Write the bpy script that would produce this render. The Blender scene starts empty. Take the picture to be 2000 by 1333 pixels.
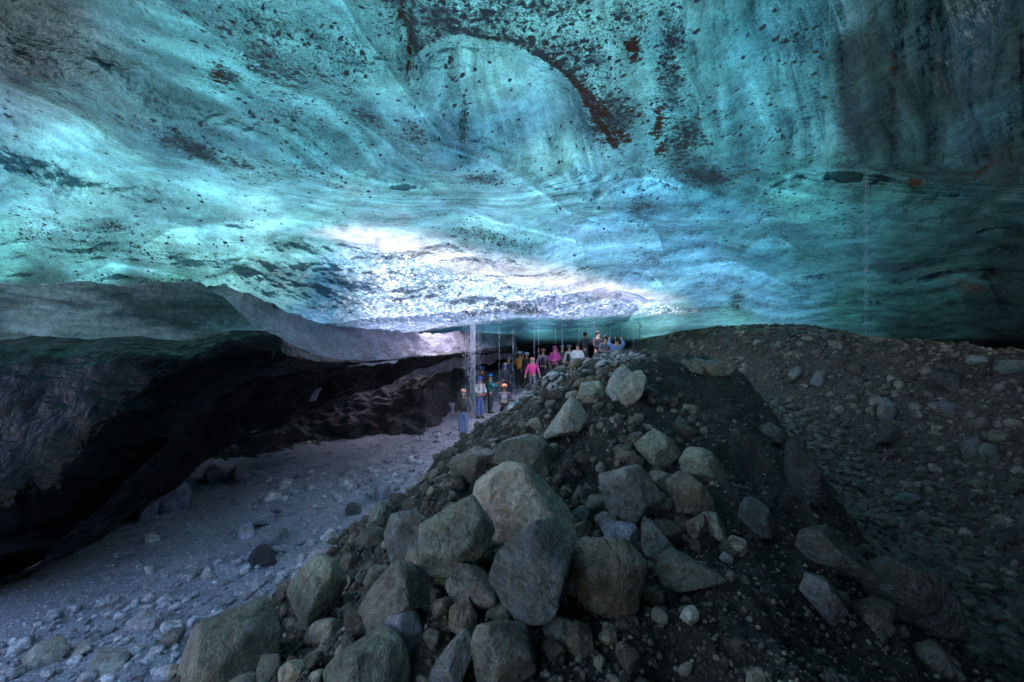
import bpy, bmesh, math, random
import numpy as np
from mathutils import Vector, Matrix
random.seed(7)
RNG = np.random.default_rng(11)
H = 4.2            # camera height above the low silt floor
FPX = 889.0        # focal length for the 2000 px wide frame (16 mm lens)
scene = bpy.context.scene
COL = scene.collection

# ------------------------------------------------------------------ helpers
def W(px, py, Y):
    return ((px-1000)/FPX*Y, Y, (667-py)/FPX*Y + H)

def tag(o, label=None, cat=None, group=None, kind=None):
    if label: o['label'] = label
    if cat: o['category'] = cat
    if group: o['group'] = group
    if kind: o['kind'] = kind
    return o

def mesh_np(name, V, F, mats=(), smooth=True):
    """V (n,3) array, F (m,k) int array with k = 3 or 4"""
    me = bpy.data.meshes.new(name)
    V = np.ascontiguousarray(V, dtype=np.float32); F = np.ascontiguousarray(F, dtype=np.int32)
    k = F.shape[1]
    me.vertices.add(len(V)); me.vertices.foreach_set('co', V.ravel())
    me.loops.add(F.size); me.loops.foreach_set('vertex_index', F.ravel())
    me.polygons.add(len(F)); me.polygons.foreach_set('loop_start', np.arange(0, F.size, k, dtype=np.int32))
    me.update(calc_edges=True)
    me.polygons.foreach_set('use_smooth', np.full(len(F), smooth, dtype=bool))
    for m in mats: me.materials.append(m)
    me.validate()
    return me

def link(name, me, parent=None):
    o = bpy.data.objects.new(name, me); COL.objects.link(o)
    if parent: o.parent = parent
    return o

def attr_f(me, name, arr):
    a = me.attributes.new(name, 'FLOAT', 'POINT'); a.data.foreach_set('value', np.asarray(arr, dtype=np.float32).ravel())
def attr_c(me, name, arr):
    arr = np.asarray(arr, dtype=np.float32)
    if arr.shape[1] == 3: arr = np.hstack([arr, np.ones((len(arr), 1), np.float32)])
    a = me.attributes.new(name, 'FLOAT_COLOR', 'POINT'); a.data.foreach_set('color', arr.ravel())

def lin(c):
    c = np.asarray(c, dtype=float)/255.0
    return np.where(c <= 0.04045, c/12.92, ((c+0.055)/1.055)**2.4)

# ------------------------------------------------------------------ noise
_P = np.random.default_rng(3).permutation(256).astype(np.int64); _P = np.concatenate([_P, _P, _P])
_G = np.random.default_rng(4).normal(size=(256, 3)); _G /= np.linalg.norm(_G, axis=1)[:, None]
def perlin(p):
    p = np.asarray(p, dtype=np.float64)
    i = np.floor(p).astype(np.int64); f = p-i; i &= 255
    u = f*f*f*(f*(f*6-15)+10)
    out = 0
    for dx in (0, 1):
        wx = u[..., 0] if dx else 1-u[..., 0]
        for dy in (0, 1):
            wy = u[..., 1] if dy else 1-u[..., 1]
            for dz in (0, 1):
                wz = u[..., 2] if dz else 1-u[..., 2]
                h = _P[_P[_P[(i[..., 0]+dx) & 255]+((i[..., 1]+dy) & 255)]+((i[..., 2]+dz) & 255)]
                g = _G[h]
                d = g[..., 0]*(f[..., 0]-dx)+g[..., 1]*(f[..., 1]-dy)+g[..., 2]*(f[..., 2]-dz)
                out = out + wx*wy*wz*d
    return out*1.5
def fbm(p, octv=4, gain=0.5, ridged=False):
    a = 1.0; s = 0; p = np.asarray(p, dtype=float)
    for k in range(octv):
        n = perlin(p*2.0**k+17.3*k)
        if ridged: n = 1-2*np.abs(n)
        s = s+a*n; a *= gain
    return s
def P3(x, y, z=0.0):
    x, y = np.broadcast_arrays(x, y)
    return np.stack([x, y, np.broadcast_to(z, x.shape)], -1)
def worley(x, y, seed=0):
    """F1, F2 and a per-cell random number on a jittered unit grid"""
    ix = np.floor(x).astype(np.int64); iy = np.floor(y).astype(np.int64)
    f1 = np.full(x.shape, 9.0); f2 = np.full(x.shape, 9.0); cid = np.zeros(x.shape); dxs = np.zeros(x.shape); dys = np.zeros(x.shape)
    for a in (-1, 0, 1):
        for b in (-1, 0, 1):
            cx = ix+a; cy = iy+b
            h = _P[_P[(cx+seed) & 255]+(cy & 255)]; h2 = _P[h+91]; h3 = _P[h2+37]
            ddx = cx+h/255.0-x; ddy = cy+h2/255.0-y
            d = np.sqrt(ddx**2+ddy**2)
            n = d < f1
            f2 = np.where(n, f1, np.minimum(f2, d)); f1 = np.where(n, d, f1)
            cid = np.where(n, h3/255.0, cid); dxs = np.where(n, ddx, dxs); dys = np.where(n, ddy, dys)
    return f1, f2, cid, dxs, dys
def sstep(a, b, x):
    t = np.clip((x-a)/(b-a), 0, 1); return t*t*(3-2*t)
def polydist(px, py, pts):
    """distance to a polyline and its signed side (positive = below/right of it)"""
    best = np.full(px.shape, 1e9); sg = np.zeros(px.shape)
    for (x0, y0), (x1, y1) in zip(pts[:-1], pts[1:]):
        dx, dy = x1-x0, y1-y0
        t = np.clip(((px-x0)*dx+(py-y0)*dy)/(dx*dx+dy*dy), 0, 1)
        qx = px-x0-t*dx; qy = py-y0-t*dy
        d = np.hypot(qx, qy); s = np.sign(dx*qy-dy*qx)
        n = d < best; best = np.where(n, d, best); sg = np.where(n, s, sg)
    return best, sg

# ------------------------------------------------------------------ node helper
class NT:
    def __init__(self, name):
        self.m = bpy.data.materials.new(name); self.m.use_nodes = True
        self.t = self.m.node_tree; self.t.nodes.clear()
    def n(self, typ, **kw):
        nd = self.t.nodes.new(typ)
        for k, v in kw.items():
            if k.startswith('i_'):
                key = k[2:].replace('_', ' ')
                nd.inputs[int(key) if key.isdigit() else key].default_value = v
            else: setattr(nd, k, v)
        return nd
    def l(self, a, b): self.t.links.new(a, b)
    def math(self, op, a, b=None, c=None, clamp=False):
        nd = self.n('ShaderNodeMath', operation=op, use_clamp=clamp)
        for k, v in enumerate((a, b, c)):
            if v is None: continue
            if isinstance(v, (int, float)): nd.inputs[k].default_value = v
            else: self.l(v, nd.inputs[k])
        return nd.outputs[0]
    def mix(self, fac, a, b, mode='MIX'):
        nd = self.n('ShaderNodeMix', data_type='RGBA', blend_type=mode)
        for k, v in ((0, fac), (6, a), (7, b)):
            if isinstance(v, (int, float)): nd.inputs[k].default_value = v
            elif isinstance(v, tuple): nd.inputs[k].default_value = (*v, 1)
            else: self.l(v, nd.inputs[k])
        return nd.outputs[2]
    def ramp(self, fac, stops):
        nd = self.n('ShaderNodeValToRGB'); cr = nd.color_ramp
        while len(cr.elements) < len(stops): cr.elements.new(0.5)
        for e, (p, c) in zip(cr.elements, stops):
            e.position = p; e.color = (*c, 1) if isinstance(c, tuple) else (c, c, c, 1)
        self.l(fac, nd.inputs[0]); return nd.outputs[0]
    def noise(self, vec, scale, detail=4, rough=0.55, dist=0.0):
        nd = self.n('ShaderNodeTexNoise'); nd.inputs['Scale'].default_value = scale
        nd.inputs['Detail'].default_value = detail; nd.inputs['Roughness'].default_value = rough
        nd.inputs['Distortion'].default_value = dist
        if vec is not None: self.l(vec, nd.inputs['Vector'])
        return nd.outputs[0]
    def vor(self, vec, scale, out='Distance', feat='F1'):
        nd = self.n('ShaderNodeTexVoronoi', feature=feat); nd.inputs['Scale'].default_value = scale
        if vec is not None: self.l(vec, nd.inputs['Vector'])
        return nd.outputs[out]
    def attr(self, name, out='Fac'):
        return self.n('ShaderNodeAttribute', attribute_name=name).outputs[out]
    def bump(self, h, dist, strength=1.0, normal=None):
        nd = self.n('ShaderNodeBump'); nd.inputs['Distance'].default_value = dist; nd.inputs['Strength'].default_value = strength
        self.l(h, nd.inputs['Height'])
        if normal is not None: self.l(normal, nd.inputs['Normal'])
        return nd.outputs[0]
    def mapping(self, vec, scale=(1, 1, 1), rot=(0, 0, 0)):
        nd = self.n('ShaderNodeMapping'); nd.inputs['Scale'].default_value = scale; nd.inputs['Rotation'].default_value = rot
        self.l(vec, nd.inputs['Vector']); return nd.outputs[0]
    def out(self, sh):
        o = self.n('ShaderNodeOutputMaterial'); self.l(sh, o.inputs['Surface']); return self.m

def principled(name, color, rough=0.6, bumpscale=None, bumpdist=0.003, **kw):
    t = NT(name); b = t.n('ShaderNodeBsdfPrincipled')
    b.inputs['Base Color'].default_value = (*color, 1); b.inputs['Roughness'].default_value = rough
    geo = t.n('ShaderNodeTexCoord').outputs['Object']
    nz = t.noise(geo, bumpscale or 30, 3)
    t.l(t.mix(nz, tuple(c*0.75 for c in color), tuple(min(1, c*1.2) for c in color)), b.inputs['Base Color'])
    if bumpscale: t.l(t.bump(nz, bumpdist), b.inputs['Normal'])
    for k, v in kw.items(): b.inputs[k.replace('_', ' ')].default_value = v
    return t.out(b.outputs[0])

# ------------------------------------------------------------------ materials
def mat_ice_roof():
    t = NT('glacier_ice')
    pos = t.n('ShaderNodeNewGeometry').outputs['Position']
    tint = t.attr('tint', 'Color'); speck = t.attr('speck'); brown = t.attr('brown'); cryst = t.attr('crystal'); flow = t.attr('flow', 'Vector')
    # cloudy bubbles and flow streaks inside the ice, streak contrast raised to suggest fold shading
    streak = t.noise(t.mapping(flow, (1, 1, 1)), 1.0, 3.5, 0.5, 0.3)
    streak2 = t.noise(t.mapping(flow, (3.1, 1.4, 1)), 1.0, 4, 0.6, 0.2)
    cloud = t.noise(pos, 2.6, 7, 0.68, 0.3)
    fine = t.noise(pos, 34, 3, 0.7)
    v = t.math('ADD', t.math('ADD', t.math('MULTIPLY', streak, 0.80), -0.10), t.math('MULTIPLY', cloud, 0.72))
    v = t.math('ADD', v, t.math('ADD', t.math('MULTIPLY', fine, 0.42), t.math('MULTIPLY', streak2, 0.14)))
    val = t.math('POWER', t.math('ADD', v, 0.04), 3.1)
    n = t.n('ShaderNodeVectorMath', operation='SCALE'); t.l(tint, n.inputs[0]); t.l(val, n.inputs['Scale'])
    col = n.outputs[0]
    # hue drift between greener and bluer ice
    hue = t.noise(pos, 0.9, 3, 0.5)
    col = t.mix(t.math('MULTIPLY', t.math('SUBTRACT', hue, 0.35, clamp=True), 1.2, clamp=True), col, t.mix(1.0, col, (0.85, 0.92, 1.25), 'MULTIPLY'))
    # grit: coarse and fine specks frozen in, coverage from the mesh
    wp = t.n('ShaderNodeVectorMath', operation='ADD'); t.l(pos, wp.inputs[0])
    wn = t.n('ShaderNodeTexNoise'); wn.inputs['Scale'].default_value = 9; t.l(pos, wn.inputs['Vector'])
    ws = t.n('ShaderNodeVectorMath', operation='SCALE'); t.l(wn.outputs['Color'], ws.inputs[0]); ws.inputs['Scale'].default_value = 0.10
    t.l(ws.outputs[0], wp.inputs[1]); wpos = wp.outputs[0]
    s1 = t.noise(t.mapping(wpos, (1, 0.75, 1)), 14, 2.0, 0.5)
    s2 = t.noise(t.mapping(wpos, (1, 0.7, 1)), 42, 2, 0.6)
    clus = t.noise(pos, 3.1, 3, 0.6)
    cov = t.math('MULTIPLY', speck, t.math('MULTIPLY', clus, 2.0))
    k1 = t.math('SUBTRACT', s1, t.math('SUBTRACT', 0.79, t.math('MULTIPLY', cov, 0.24)))
    k2 = t.math('SUBTRACT', s2, t.math('SUBTRACT', 0.70, t.math('MULTIPLY', cov, 0.24)))
    def grains(scale, mul, base, rad, sharp):
        mp = t.mapping(wpos, (1, 0.72, 1), (0, 0, 0.5))
        vd_ = t.vor(mp, scale); vc_ = t.vor(mp, scale, 'Color'); sp_ = t.n('ShaderNodeSeparateColor'); t.l(vc_, sp_.inputs[0])
        on = t.math('LESS_THAN', sp_.outputs[0], t.math('ADD', t.math('MULTIPLY', cov, mul), base))
        r_ = t.math('ADD', t.math('MULTIPLY', sp_.outputs[1], rad*0.8), rad*0.5)
        r_ = t.math('ADD', r_, t.math('MULTIPLY', t.math('SUBTRACT', t.noise(wpos, scale*2.6, 2, 0.6), 0.5), 0.35))
        return t.math('MULTIPLY', on, t.math('MULTIPLY', t.math('SUBTRACT', r_, vd_), sharp, clamp=True))
    m1 = t.math('MAXIMUM', t.math('MULTIPLY', k1, 20, clamp=True), grains(13, 0.70, -0.06, 0.42, 9)); m2 = t.math('MAXIMUM', t.math('MULTIPLY', k2, 12, clamp=True), t.math('MAXIMUM', grains(46, 0.55, 0.05, 0.34, 6), t.math('MULTIPLY', grains(75, 0.5, 0.16, 0.30, 5), 0.75)))
    bn = t.noise(wpos, 9, 7, 0.78)
    kb = t.math('MULTIPLY', t.math('SUBTRACT', t.math('ADD', t.math('MULTIPLY', t.math('SUBTRACT', bn, 0.5), 3.0), brown), 0.55), 9, clamp=True)
    m2 = t.math('MULTIPLY', m2, 0.85)
    grit = t.math('MAXIMUM', m1, m2)
    col = t.mix(grit, col, (0.003, 0.006, 0.008))
    dirtc = t.mix(t.noise(pos, 40, 4, 0.8), (0.0012, 0.0012, 0.0012), (0.0065, 0.0038, 0.0026))
    col = t.mix(kb, col, dirtc)
    solid = t.math('MAXIMUM', grit, kb)
    # surface relief: soft melt ripples, hard facets where the ice is crystalline
    r1 = t.noise(pos, 5.5, 3, 0.5, 0.6)
    vc = t.vor(t.mapping(wpos, (1.0, 0.6, 1.3), (0, .5, 0)), 12.5, 'Color'); vd = t.vor(t.mapping(wpos, (1, 0.6, 1.3), (0, .5, 0)), 12.5, 'Distance')
    sep = t.n('ShaderNodeSeparateColor'); t.l(vc, sep.inputs[0])
    fac = t.math('ADD', t.math('MULTIPLY', sep.outputs[0], 0.8), vd)
    h = t.math('ADD', t.math('MULTIPLY', r1, 0.35), t.math('MULTIPLY', t.math('MULTIPLY', fac, cryst), 0.55))
    h = t.math('ADD', h, t.math('MULTIPLY', streak, 0.2))
    h = t.math('ADD', h, t.math('MULTIPLY', solid, 0.10))
    vs = t.n('ShaderNodeTexVoronoi', feature='SMOOTH_F1'); vs.inputs['Scale'].default_value = 1.25; vs.inputs['Smoothness'].default_value = 0.25
    wb_ = t.n('ShaderNodeVectorMath', operation='ADD'); t.l(t.mapping(pos, (1.0, 0.75, 1.2)), wb_.inputs[0]); wsc = t.n('ShaderNodeVectorMath', operation='SCALE'); t.l(wn.outputs['Color'], wsc.inputs[0]); wsc.inputs['Scale'].default_value = 0.25; t.l(wsc.outputs[0], wb_.inputs[1]); t.l(wb_.outputs[0], vs.inputs['Vector'])
    n0 = t.bump(t.math('ADD', t.math('MULTIPLY', vs.outputs['Distance'], 0.9), t.math('MULTIPLY', streak, 0.6)), 0.50, 0.85)
    nrm = t.bump(h, 0.16, 0.9, n0)
    # whitish, bluish and clear grains in the crystal face
    gmask = t.math('MULTIPLY', t.math('SUBTRACT', t.noise(pos, 1.7, 4, 0.6), 0.3, clamp=True), 2.6, clamp=True)
    grain = t.math('MULTIPLY', t.math('MULTIPLY', cryst, gmask), t.math('MULTIPLY', t.math('SUBTRACT', sep.outputs[1], 0.35, clamp=True), 0.95), clamp=True)
    col = t.mix(grain, col, (0.62, 0.66, 0.72))
    dk = t.math('MULTIPLY', cryst, t.math('LESS_THAN', sep.outputs[2], 0.34))
    col = t.mix(t.math('MULTIPLY', dk, 0.5), col, t.mix(1.0, col, (0.22, 0.34, 0.5), 'MULTIPLY'))
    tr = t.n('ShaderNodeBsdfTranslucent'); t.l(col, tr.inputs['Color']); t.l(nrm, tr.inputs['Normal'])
    pb = t.n('ShaderNodeBsdfPrincipled'); pb.inputs['Roughness'].default_value = 0.22; pb.inputs['IOR'].default_value = 1.36
    t.l(t.mix(1.0, col, (0.5, 0.5, 0.5), 'MULTIPLY'), pb.inputs['Base Color']); t.l(nrm, pb.inputs['Normal'])
    t.l(t.math('ADD', t.math('MULTIPLY', solid, 0.45), 0.13), pb.inputs['Roughness'])
    add = t.n('ShaderNodeAddShader'); t.l(tr.outputs[0], add.inputs[0]); t.l(pb.outputs[0], add.inputs[1])
    return t.out(add.outputs[0])

def mat_dark_ice(name, base, base2, rough=0.12, trans=0.0, bd=0.22, rv=0.35):
    t = NT(name)
    pos = t.n('ShaderNodeNewGeometry').outputs['Position']
    st = t.noise(t.mapping(pos, (0.45, 0.3, 2.0)), 1.1, 4, 0.55, 0.8)
    st2 = t.noise(pos, 9, 4, 0.6, 0.5)
    f = t.math('POWER', t.math('MULTIPLY', t.math('SUBTRACT', t.math('ADD', st, t.math('MULTIPLY', st2, 0.3)), 0.48, clamp=True), 2.8, clamp=True), 1.5)
    col = t.mix(f, base, base2)
    gr = t.math('MULTIPLY', t.math('SUBTRACT', t.noise(pos, 30, 2, 0.6), 0.66), 16, clamp=True)
    col = t.mix(gr, col, (0.004, 0.004, 0.004))
    nrm = t.bump(t.math('ADD', st, t.math('MULTIPLY', t.noise(pos, 4.5, 3, 0.5, 0.8), 0.6)), bd, 0.7)
    b = t.n('ShaderNodeBsdfPrincipled'); b.inputs['IOR'].default_value = 1.31
    t.l(col, b.inputs['Base Color']); t.l(nrm, b.inputs['Normal']); b.inputs['Specular IOR Level'].default_value = 0.5 if trans else 0.16
    t.l(t.math('ADD', t.math('MULTIPLY', st2, rv), rough-0.05), b.inputs['Roughness'])
    sh = b.outputs[0]
    if trans:
        tr = t.n('ShaderNodeBsdfTranslucent'); t.l(col, tr.inputs[0]); t.l(nrm, tr.inputs['Normal'])
        mx = t.n('ShaderNodeMixShader'); mx.inputs[0].default_value = trans
        t.l(sh, mx.inputs[1]); t.l(tr.outputs[0], mx.inputs[2]); sh = mx.outputs[0]
    return t.out(sh)

def mat_soil(name, c1, c2, c3, rough=0.75, grain=60, bdist=0.03, wet=0.0):
    t = NT(name)
    pos = t.n('ShaderNodeNewGeometry').outputs['Position']
    a = t.noise(pos, 1.1, 5, 0.6); b_ = t.noise(pos, 12, 6, 0.7); g = t.noise(pos, grain, 3, 0.75)
    vd = t.vor(pos, grain*0.45); vcol = t.vor(pos, grain*0.45, 'Color')
    sep = t.n('ShaderNodeSeparateColor'); t.l(vcol, sep.inputs[0])
    col = t.mix(t.ramp(a, [(0.35, 0.0), (0.65, 1.0)]), c1, c2)
    col = t.mix(t.ramp(b_, [(0.42, 0.0), (0.7, 0.85)]), col, c3)
    pe = t.math('MULTIPLY', t.math('GREATER_THAN', sep.outputs[0], 0.72), t.math('LESS_THAN', vd, 0.38))
    col = t.mix(t.math('MULTIPLY', pe, 0.6), col, tuple(min(1, x*2.2) for x in c3))
    h = t.math('ADD', t.math('MULTIPLY', b_, 1.0), t.math('MULTIPLY', g, 0.45))
    h = t.math('ADD', h, t.math('MULTIPLY', t.math('SUBTRACT', 0.5, vd), t.math('MULTIPLY', sep.outputs[0], 0.8)))
    nrm = t.bump(h, bdist, 0.9)
    p = t.n('ShaderNodeBsdfPrincipled'); t.l(col, p.inputs['Base Color']); t.l(nrm, p.inputs['Normal'])
    wetm = t.math('MULTIPLY', t.ramp(t.noise(pos, 3.0, 4, 0.6), [(0.4, 0.0), (0.6, 1.0)]), wet)
    t.l(t.math('SUBTRACT', rough, wetm), p.inputs['Roughness'])
    return t.out(p.outputs[0])

def mat_rock(name, use_attr=False):
    t = NT(name)
    tc = t.n('ShaderNodeTexCoord').outputs['Object']; oi = t.n('ShaderNodeObjectInfo')
    pos = t.n('ShaderNodeNewGeometry').outputs['Position']
    base = t.attr('tint', 'Color') if use_attr else oi.outputs['Color']
    big = t.noise(pos, 4.0, 5, 0.62, 0.4); mid = t.noise(pos, 22, 5, 0.7); fin = t.noise(pos, 130, 2, 0.7)
    v = t.math('ADD', t.math('MULTIPLY', big, 0.9), t.math('ADD', t.math('MULTIPLY', mid, 0.8), t.math('MULTIPLY', fin, 0.35)))
    n = t.n('ShaderNodeVectorMath', operation='SCALE'); t.l(base, n.inputs[0]); t.l(t.math('MULTIPLY', t.math('POWER', v, 3.0), 1.02), n.inputs['Scale'])
    col = t.mix(t.ramp(t.noise(pos, 7, 4, 0.6, 1.0), [(0.5, 0.0), (0.66, 0.7)]), n.outputs[0], t.mix(1.0, n.outputs[0], (0.95, 0.66, 0.45), 'MULTIPLY'))
    # mica flecks, pale lichen-like crust, veins
    fl = t.math('GREATER_THAN', t.noise(pos, 75, 1.5, 0.6), 0.735)
    col = t.mix(t.math('MULTIPLY', fl, 0.75), col, (0.42, 0.42, 0.36))
    vein = t.math('ABSOLUTE', t.math('SUBTRACT', t.noise(t.mapping(pos, (1, 1, 3), (0.5, 0.4, 0)), 2.6, 4, 0.6, 0.8), 0.5))
    col = t.mix(t.math('MULTIPLY', t.math('LESS_THAN', vein, 0.012), 0.30), col, (0.32, 0.33, 0.31))
    # silt lying on upward faces and in hollows
    silt = t.ramp(t.noise(pos, 9, 5, 0.7), [(0.56, 0.0), (0.63, 1.0)])
    col = t.mix(t.math('MULTIPLY', silt, 0.5), col, (0.03, 0.026, 0.02))
    crack = t.vor(t.mapping(pos, (1, 1, 0.6), (0.3, 0.6, 0)), 3.3, 'Distance', 'DISTANCE_TO_EDGE')
    cr = t.math('SUBTRACT', 1.0, t.math('MULTIPLY', crack, 26, clamp=True))
    h = t.math('ADD', t.math('MULTIPLY', mid, 0.8), t.math('ADD', t.math('MULTIPLY', big, 1.6), t.math('MULTIPLY', fin, 0.16)))
    h = t.math('SUBTRACT', h, t.math('MULTIPLY', cr, 0.10))
    nrm = t.bump(h, 0.085, 0.85)
    p = t.n('ShaderNodeBsdfPrincipled'); t.l(col, p.inputs['Base Color']); t.l(nrm, p.inputs['Normal'])
    t.l(t.math('SUBTRACT', 0.52, t.math('MULTIPLY', big, 0.42)), p.inputs['Roughness'])
    return t.out(p.outputs[0])

M_ROOF = mat_ice_roof()
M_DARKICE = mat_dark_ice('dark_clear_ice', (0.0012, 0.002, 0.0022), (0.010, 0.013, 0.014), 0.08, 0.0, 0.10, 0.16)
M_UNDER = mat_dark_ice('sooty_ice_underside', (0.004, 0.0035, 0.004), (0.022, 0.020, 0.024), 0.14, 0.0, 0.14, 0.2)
M_GREYICE = mat_dark_ice('grey_green_ice', (0.06, 0.085, 0.085), (0.40, 0.52, 0.52), 0.2, 0.6)
M_SILT = mat_soil('lavender_silt', (0.26, 0.265, 0.33), (0.36, 0.365, 0.44), (0.46, 0.465, 0.55), 0.52, 55, 0.03, 0.34)
M_SILTWALL = mat_soil('frozen_silt', (0.32, 0.29, 0.36), (0.42, 0.39, 0.47), (0.20, 0.18, 0.21), 0.5, 30, 0.07, 0.34)
M_MOUND = mat_soil('wet_gritty_soil', (0.016, 0.014, 0.010), (0.036, 0.030, 0.021), (0.062, 0.053, 0.039), 0.7, 70, 0.05, 0.3)
M_BANK = mat_soil('brown_till', (0.085, 0.062, 0.050), (0.15, 0.112, 0.094), (0.21, 0.168, 0.145), 0.75, 50, 0.07, 0.25)
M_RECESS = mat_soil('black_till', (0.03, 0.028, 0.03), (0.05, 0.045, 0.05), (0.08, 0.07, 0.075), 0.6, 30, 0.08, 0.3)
M_ROCK = mat_rock('rock')
M_PEBBLE = mat_rock('pebbles', True)

# ------------------------------------------------------------------ terrain heights (camera-relative z)
def ip(v, xs, ys): return np.interp(v, xs, ys)
def smax(a, b, k=0.15):
    d = a-b; return 0.5*(a+b+np.sqrt(d*d+k*k))
def floor_left(x, y):
    z = ip(y, [-10, 5, 9, 13, 16.8, 19, 21, 23, 26, 34], [-4.25, -4.1, -3.97, -3.78, -3.6, -3.27, -2.6, -2.33, -2.15, -2.0])
    z = z+0.27*np.maximum(0, x-0.6)*sstep(16, 20, y)
    z = z+0.55*np.maximum(0, -8.4-x)*(1-sstep(14, 18, y)) + 0.25*np.maximum(0, -6.5-x)*sstep(14, 18, y)
    return floor_adj(x, y, z+0.07*fbm(P3(x*0.5, y*0.5), 3))
_FEET = [(905,16.8,764,1.72),(937,19,737,1.72),(957,20,735,1.72),(942,21.6,719,1.72),(985,17.2,754,1.72),(993,21.8,698,1.82),(1015,22.8,686,1.82),(1040,20.9,706,1.66),(1061,22.2,685,1.76),(1084,21.8,674,1.78),(1112,21.6,675,1.72),(1128,21,669,1.76),(1144,21.8,673,1.72)]
_FP = np.array([((p-1000)/FPX*Y, Y, (667-t)/FPX*Y-h) for p, Y, t, h in _FEET])
def floor_adj(x, y, z):
    num = 0; den = 1e-9; mx = 0
    for fx, fy, fz in _FP:
        w = np.exp(-((x-fx)**2+((y-fy)*0.8)**2)/(2*0.75**2)); num = num+w*fz; den = den+w; mx = np.maximum(mx, w)
    k = sstep(0.03, 0.45, mx)
    return z*(1-k)+num/den*k
def crest(y):
    return (ip(y, [-6, 0, 2.5, 5, 9, 11, 14, 17], [-0.2, 0.0, 0.8, 1.8, 3.3, 3.25, 2.8, 3.2]),
            ip(y, [-6, 0, 2.5, 5, 7, 8.2, 9, 10.5, 13, 15, 18, 22], [-1.9, -1.8, -1.85, -1.45, -0.85, -0.45, -0.33, -0.36, -0.40, -1.2, -2.7, -4.5]))
def trench(x, y):
    return ip(y, [-10, 6, 8, 9.5, 11, 13, 15, 18], [-4.3, -4.0, -3.8, -3.56, -3.25, -2.5, -1.9, -1.3])+0.05*fbm(P3(x, y, 3.0), 2)
def mound(x, y):
    xc, zc = crest(y)
    wl = ip(y, [0, 2.5, 5, 9, 13, 15, 18], [5.5, 5.5, 5.7, 6.0, 4.1, 3.4, 3.0])
    wr = ip(y, [0, 2.5, 5, 9, 13, 18], [4.0, 3.7, 3.2, 2.75, 3.4, 3.8])
    fl = np.where(x < xc, floor_left(x, y), trench(x, y))
    t = np.where(x < xc, (xc-x)/wl, (x-xc)/wr)
    g = np.where(x < xc, 1-np.clip(t, 0, 2)**2.2, 1-np.clip(t, 0, 2)**2.6)
    z = fl+np.maximum(zc-fl, 0)*np.maximum(g, 0)-0.25*np.clip(t-1, 0, 1)-0.15*np.clip(fl-zc, 0, 1)
    return z
def bank(x, y):
    xt = ip(y, [-10, 5, 7, 9.5, 11, 13, 15, 18, 22, 26, 40], [7.2, 7.6, 8.0, 8.4, 8.7, 9.0, 8.6, 7.6, 6.3, 5.6, 5.0])
    k = ip(y, [5, 10, 14, 18, 22], [0.52, 0.56, 0.66, 0.95, 1.25])
    base = ip(y, [-10, 6, 8, 9.5, 11, 13, 15, 18, 22, 30], [-4.3, -4.0, -3.8, -3.56, -3.25, -2.5, -2.3, -2.2, -2.2, -2.2])
    z = base+k*(x-xt)
    cap = ip(y, [5, 10, 14, 18, 22, 26], [-0.9, -0.45, -0.15, 0.35, 0.80, 0.85])+0.06*np.maximum(0, x-xt-5)
    px = 1000+FPX*x/np.maximum(y, 2)
    cap = np.minimum(cap, y*ip(px, [1200, 1300, 1560, 1700, 2000, 2400], [-0.03, 0.036, 0.034, 0.0, -0.032, -0.05])+0.02)
    return -smax(-z, -cap, 0.3)
def ground(x, y, parts=False):
    x = np.asarray(x, float); y = np.asarray(y, float)
    xc, zc = crest(y)
    f = np.where(x < xc, floor_left(x, y), trench(x, y)); m = mound(x, y); b = bank(x, y)
    b = b+0.14*fbm(P3(x*0.8, y*0.8, 5.0), 4)+0.06*fbm(P3(x*4, y*4, 2.0), 3)
    m = m+0.24*fbm(P3(x*0.8, y*0.8, 9.0), 5, 0.55)+0.05*fbm(P3(x*5, y*5, 7.0), 3)
    z = smax(smax(f, m, 0.10), b, 0.15)+0.012*fbm(P3(x*9, y*9, 1.0), 3)
    if parts:
        wl_ = ip(y, [0, 2.5, 5, 9, 13, 15, 18], [5.5, 5.5, 5.7, 6.0, 4.1, 3.4, 3.0])
        reg = np.where((m > f+0.02) & (m > b) & (x > xc-0.985*wl_) & (zc > f+0.2), 1, np.where(b > f-0.03, 2, 0))
        reg = np.where((reg == 0) & (x > xc) & (y < 20), 3, reg)
        return z, reg
    return z

def hit_ground(px, py, y0=1.2, y1=34):
    """first point where the ray through a photo pixel meets the terrain"""
    ys = np.exp(np.linspace(math.log(y0), math.log(y1), 700))
    x = (px-1000)/FPX*ys; z = (667-py)/FPX*ys
    d = z-ground(x, ys)
    k = np.where(d < 0)[0]
    return float(ys[k[0]]) if len(k) else y1

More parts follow.
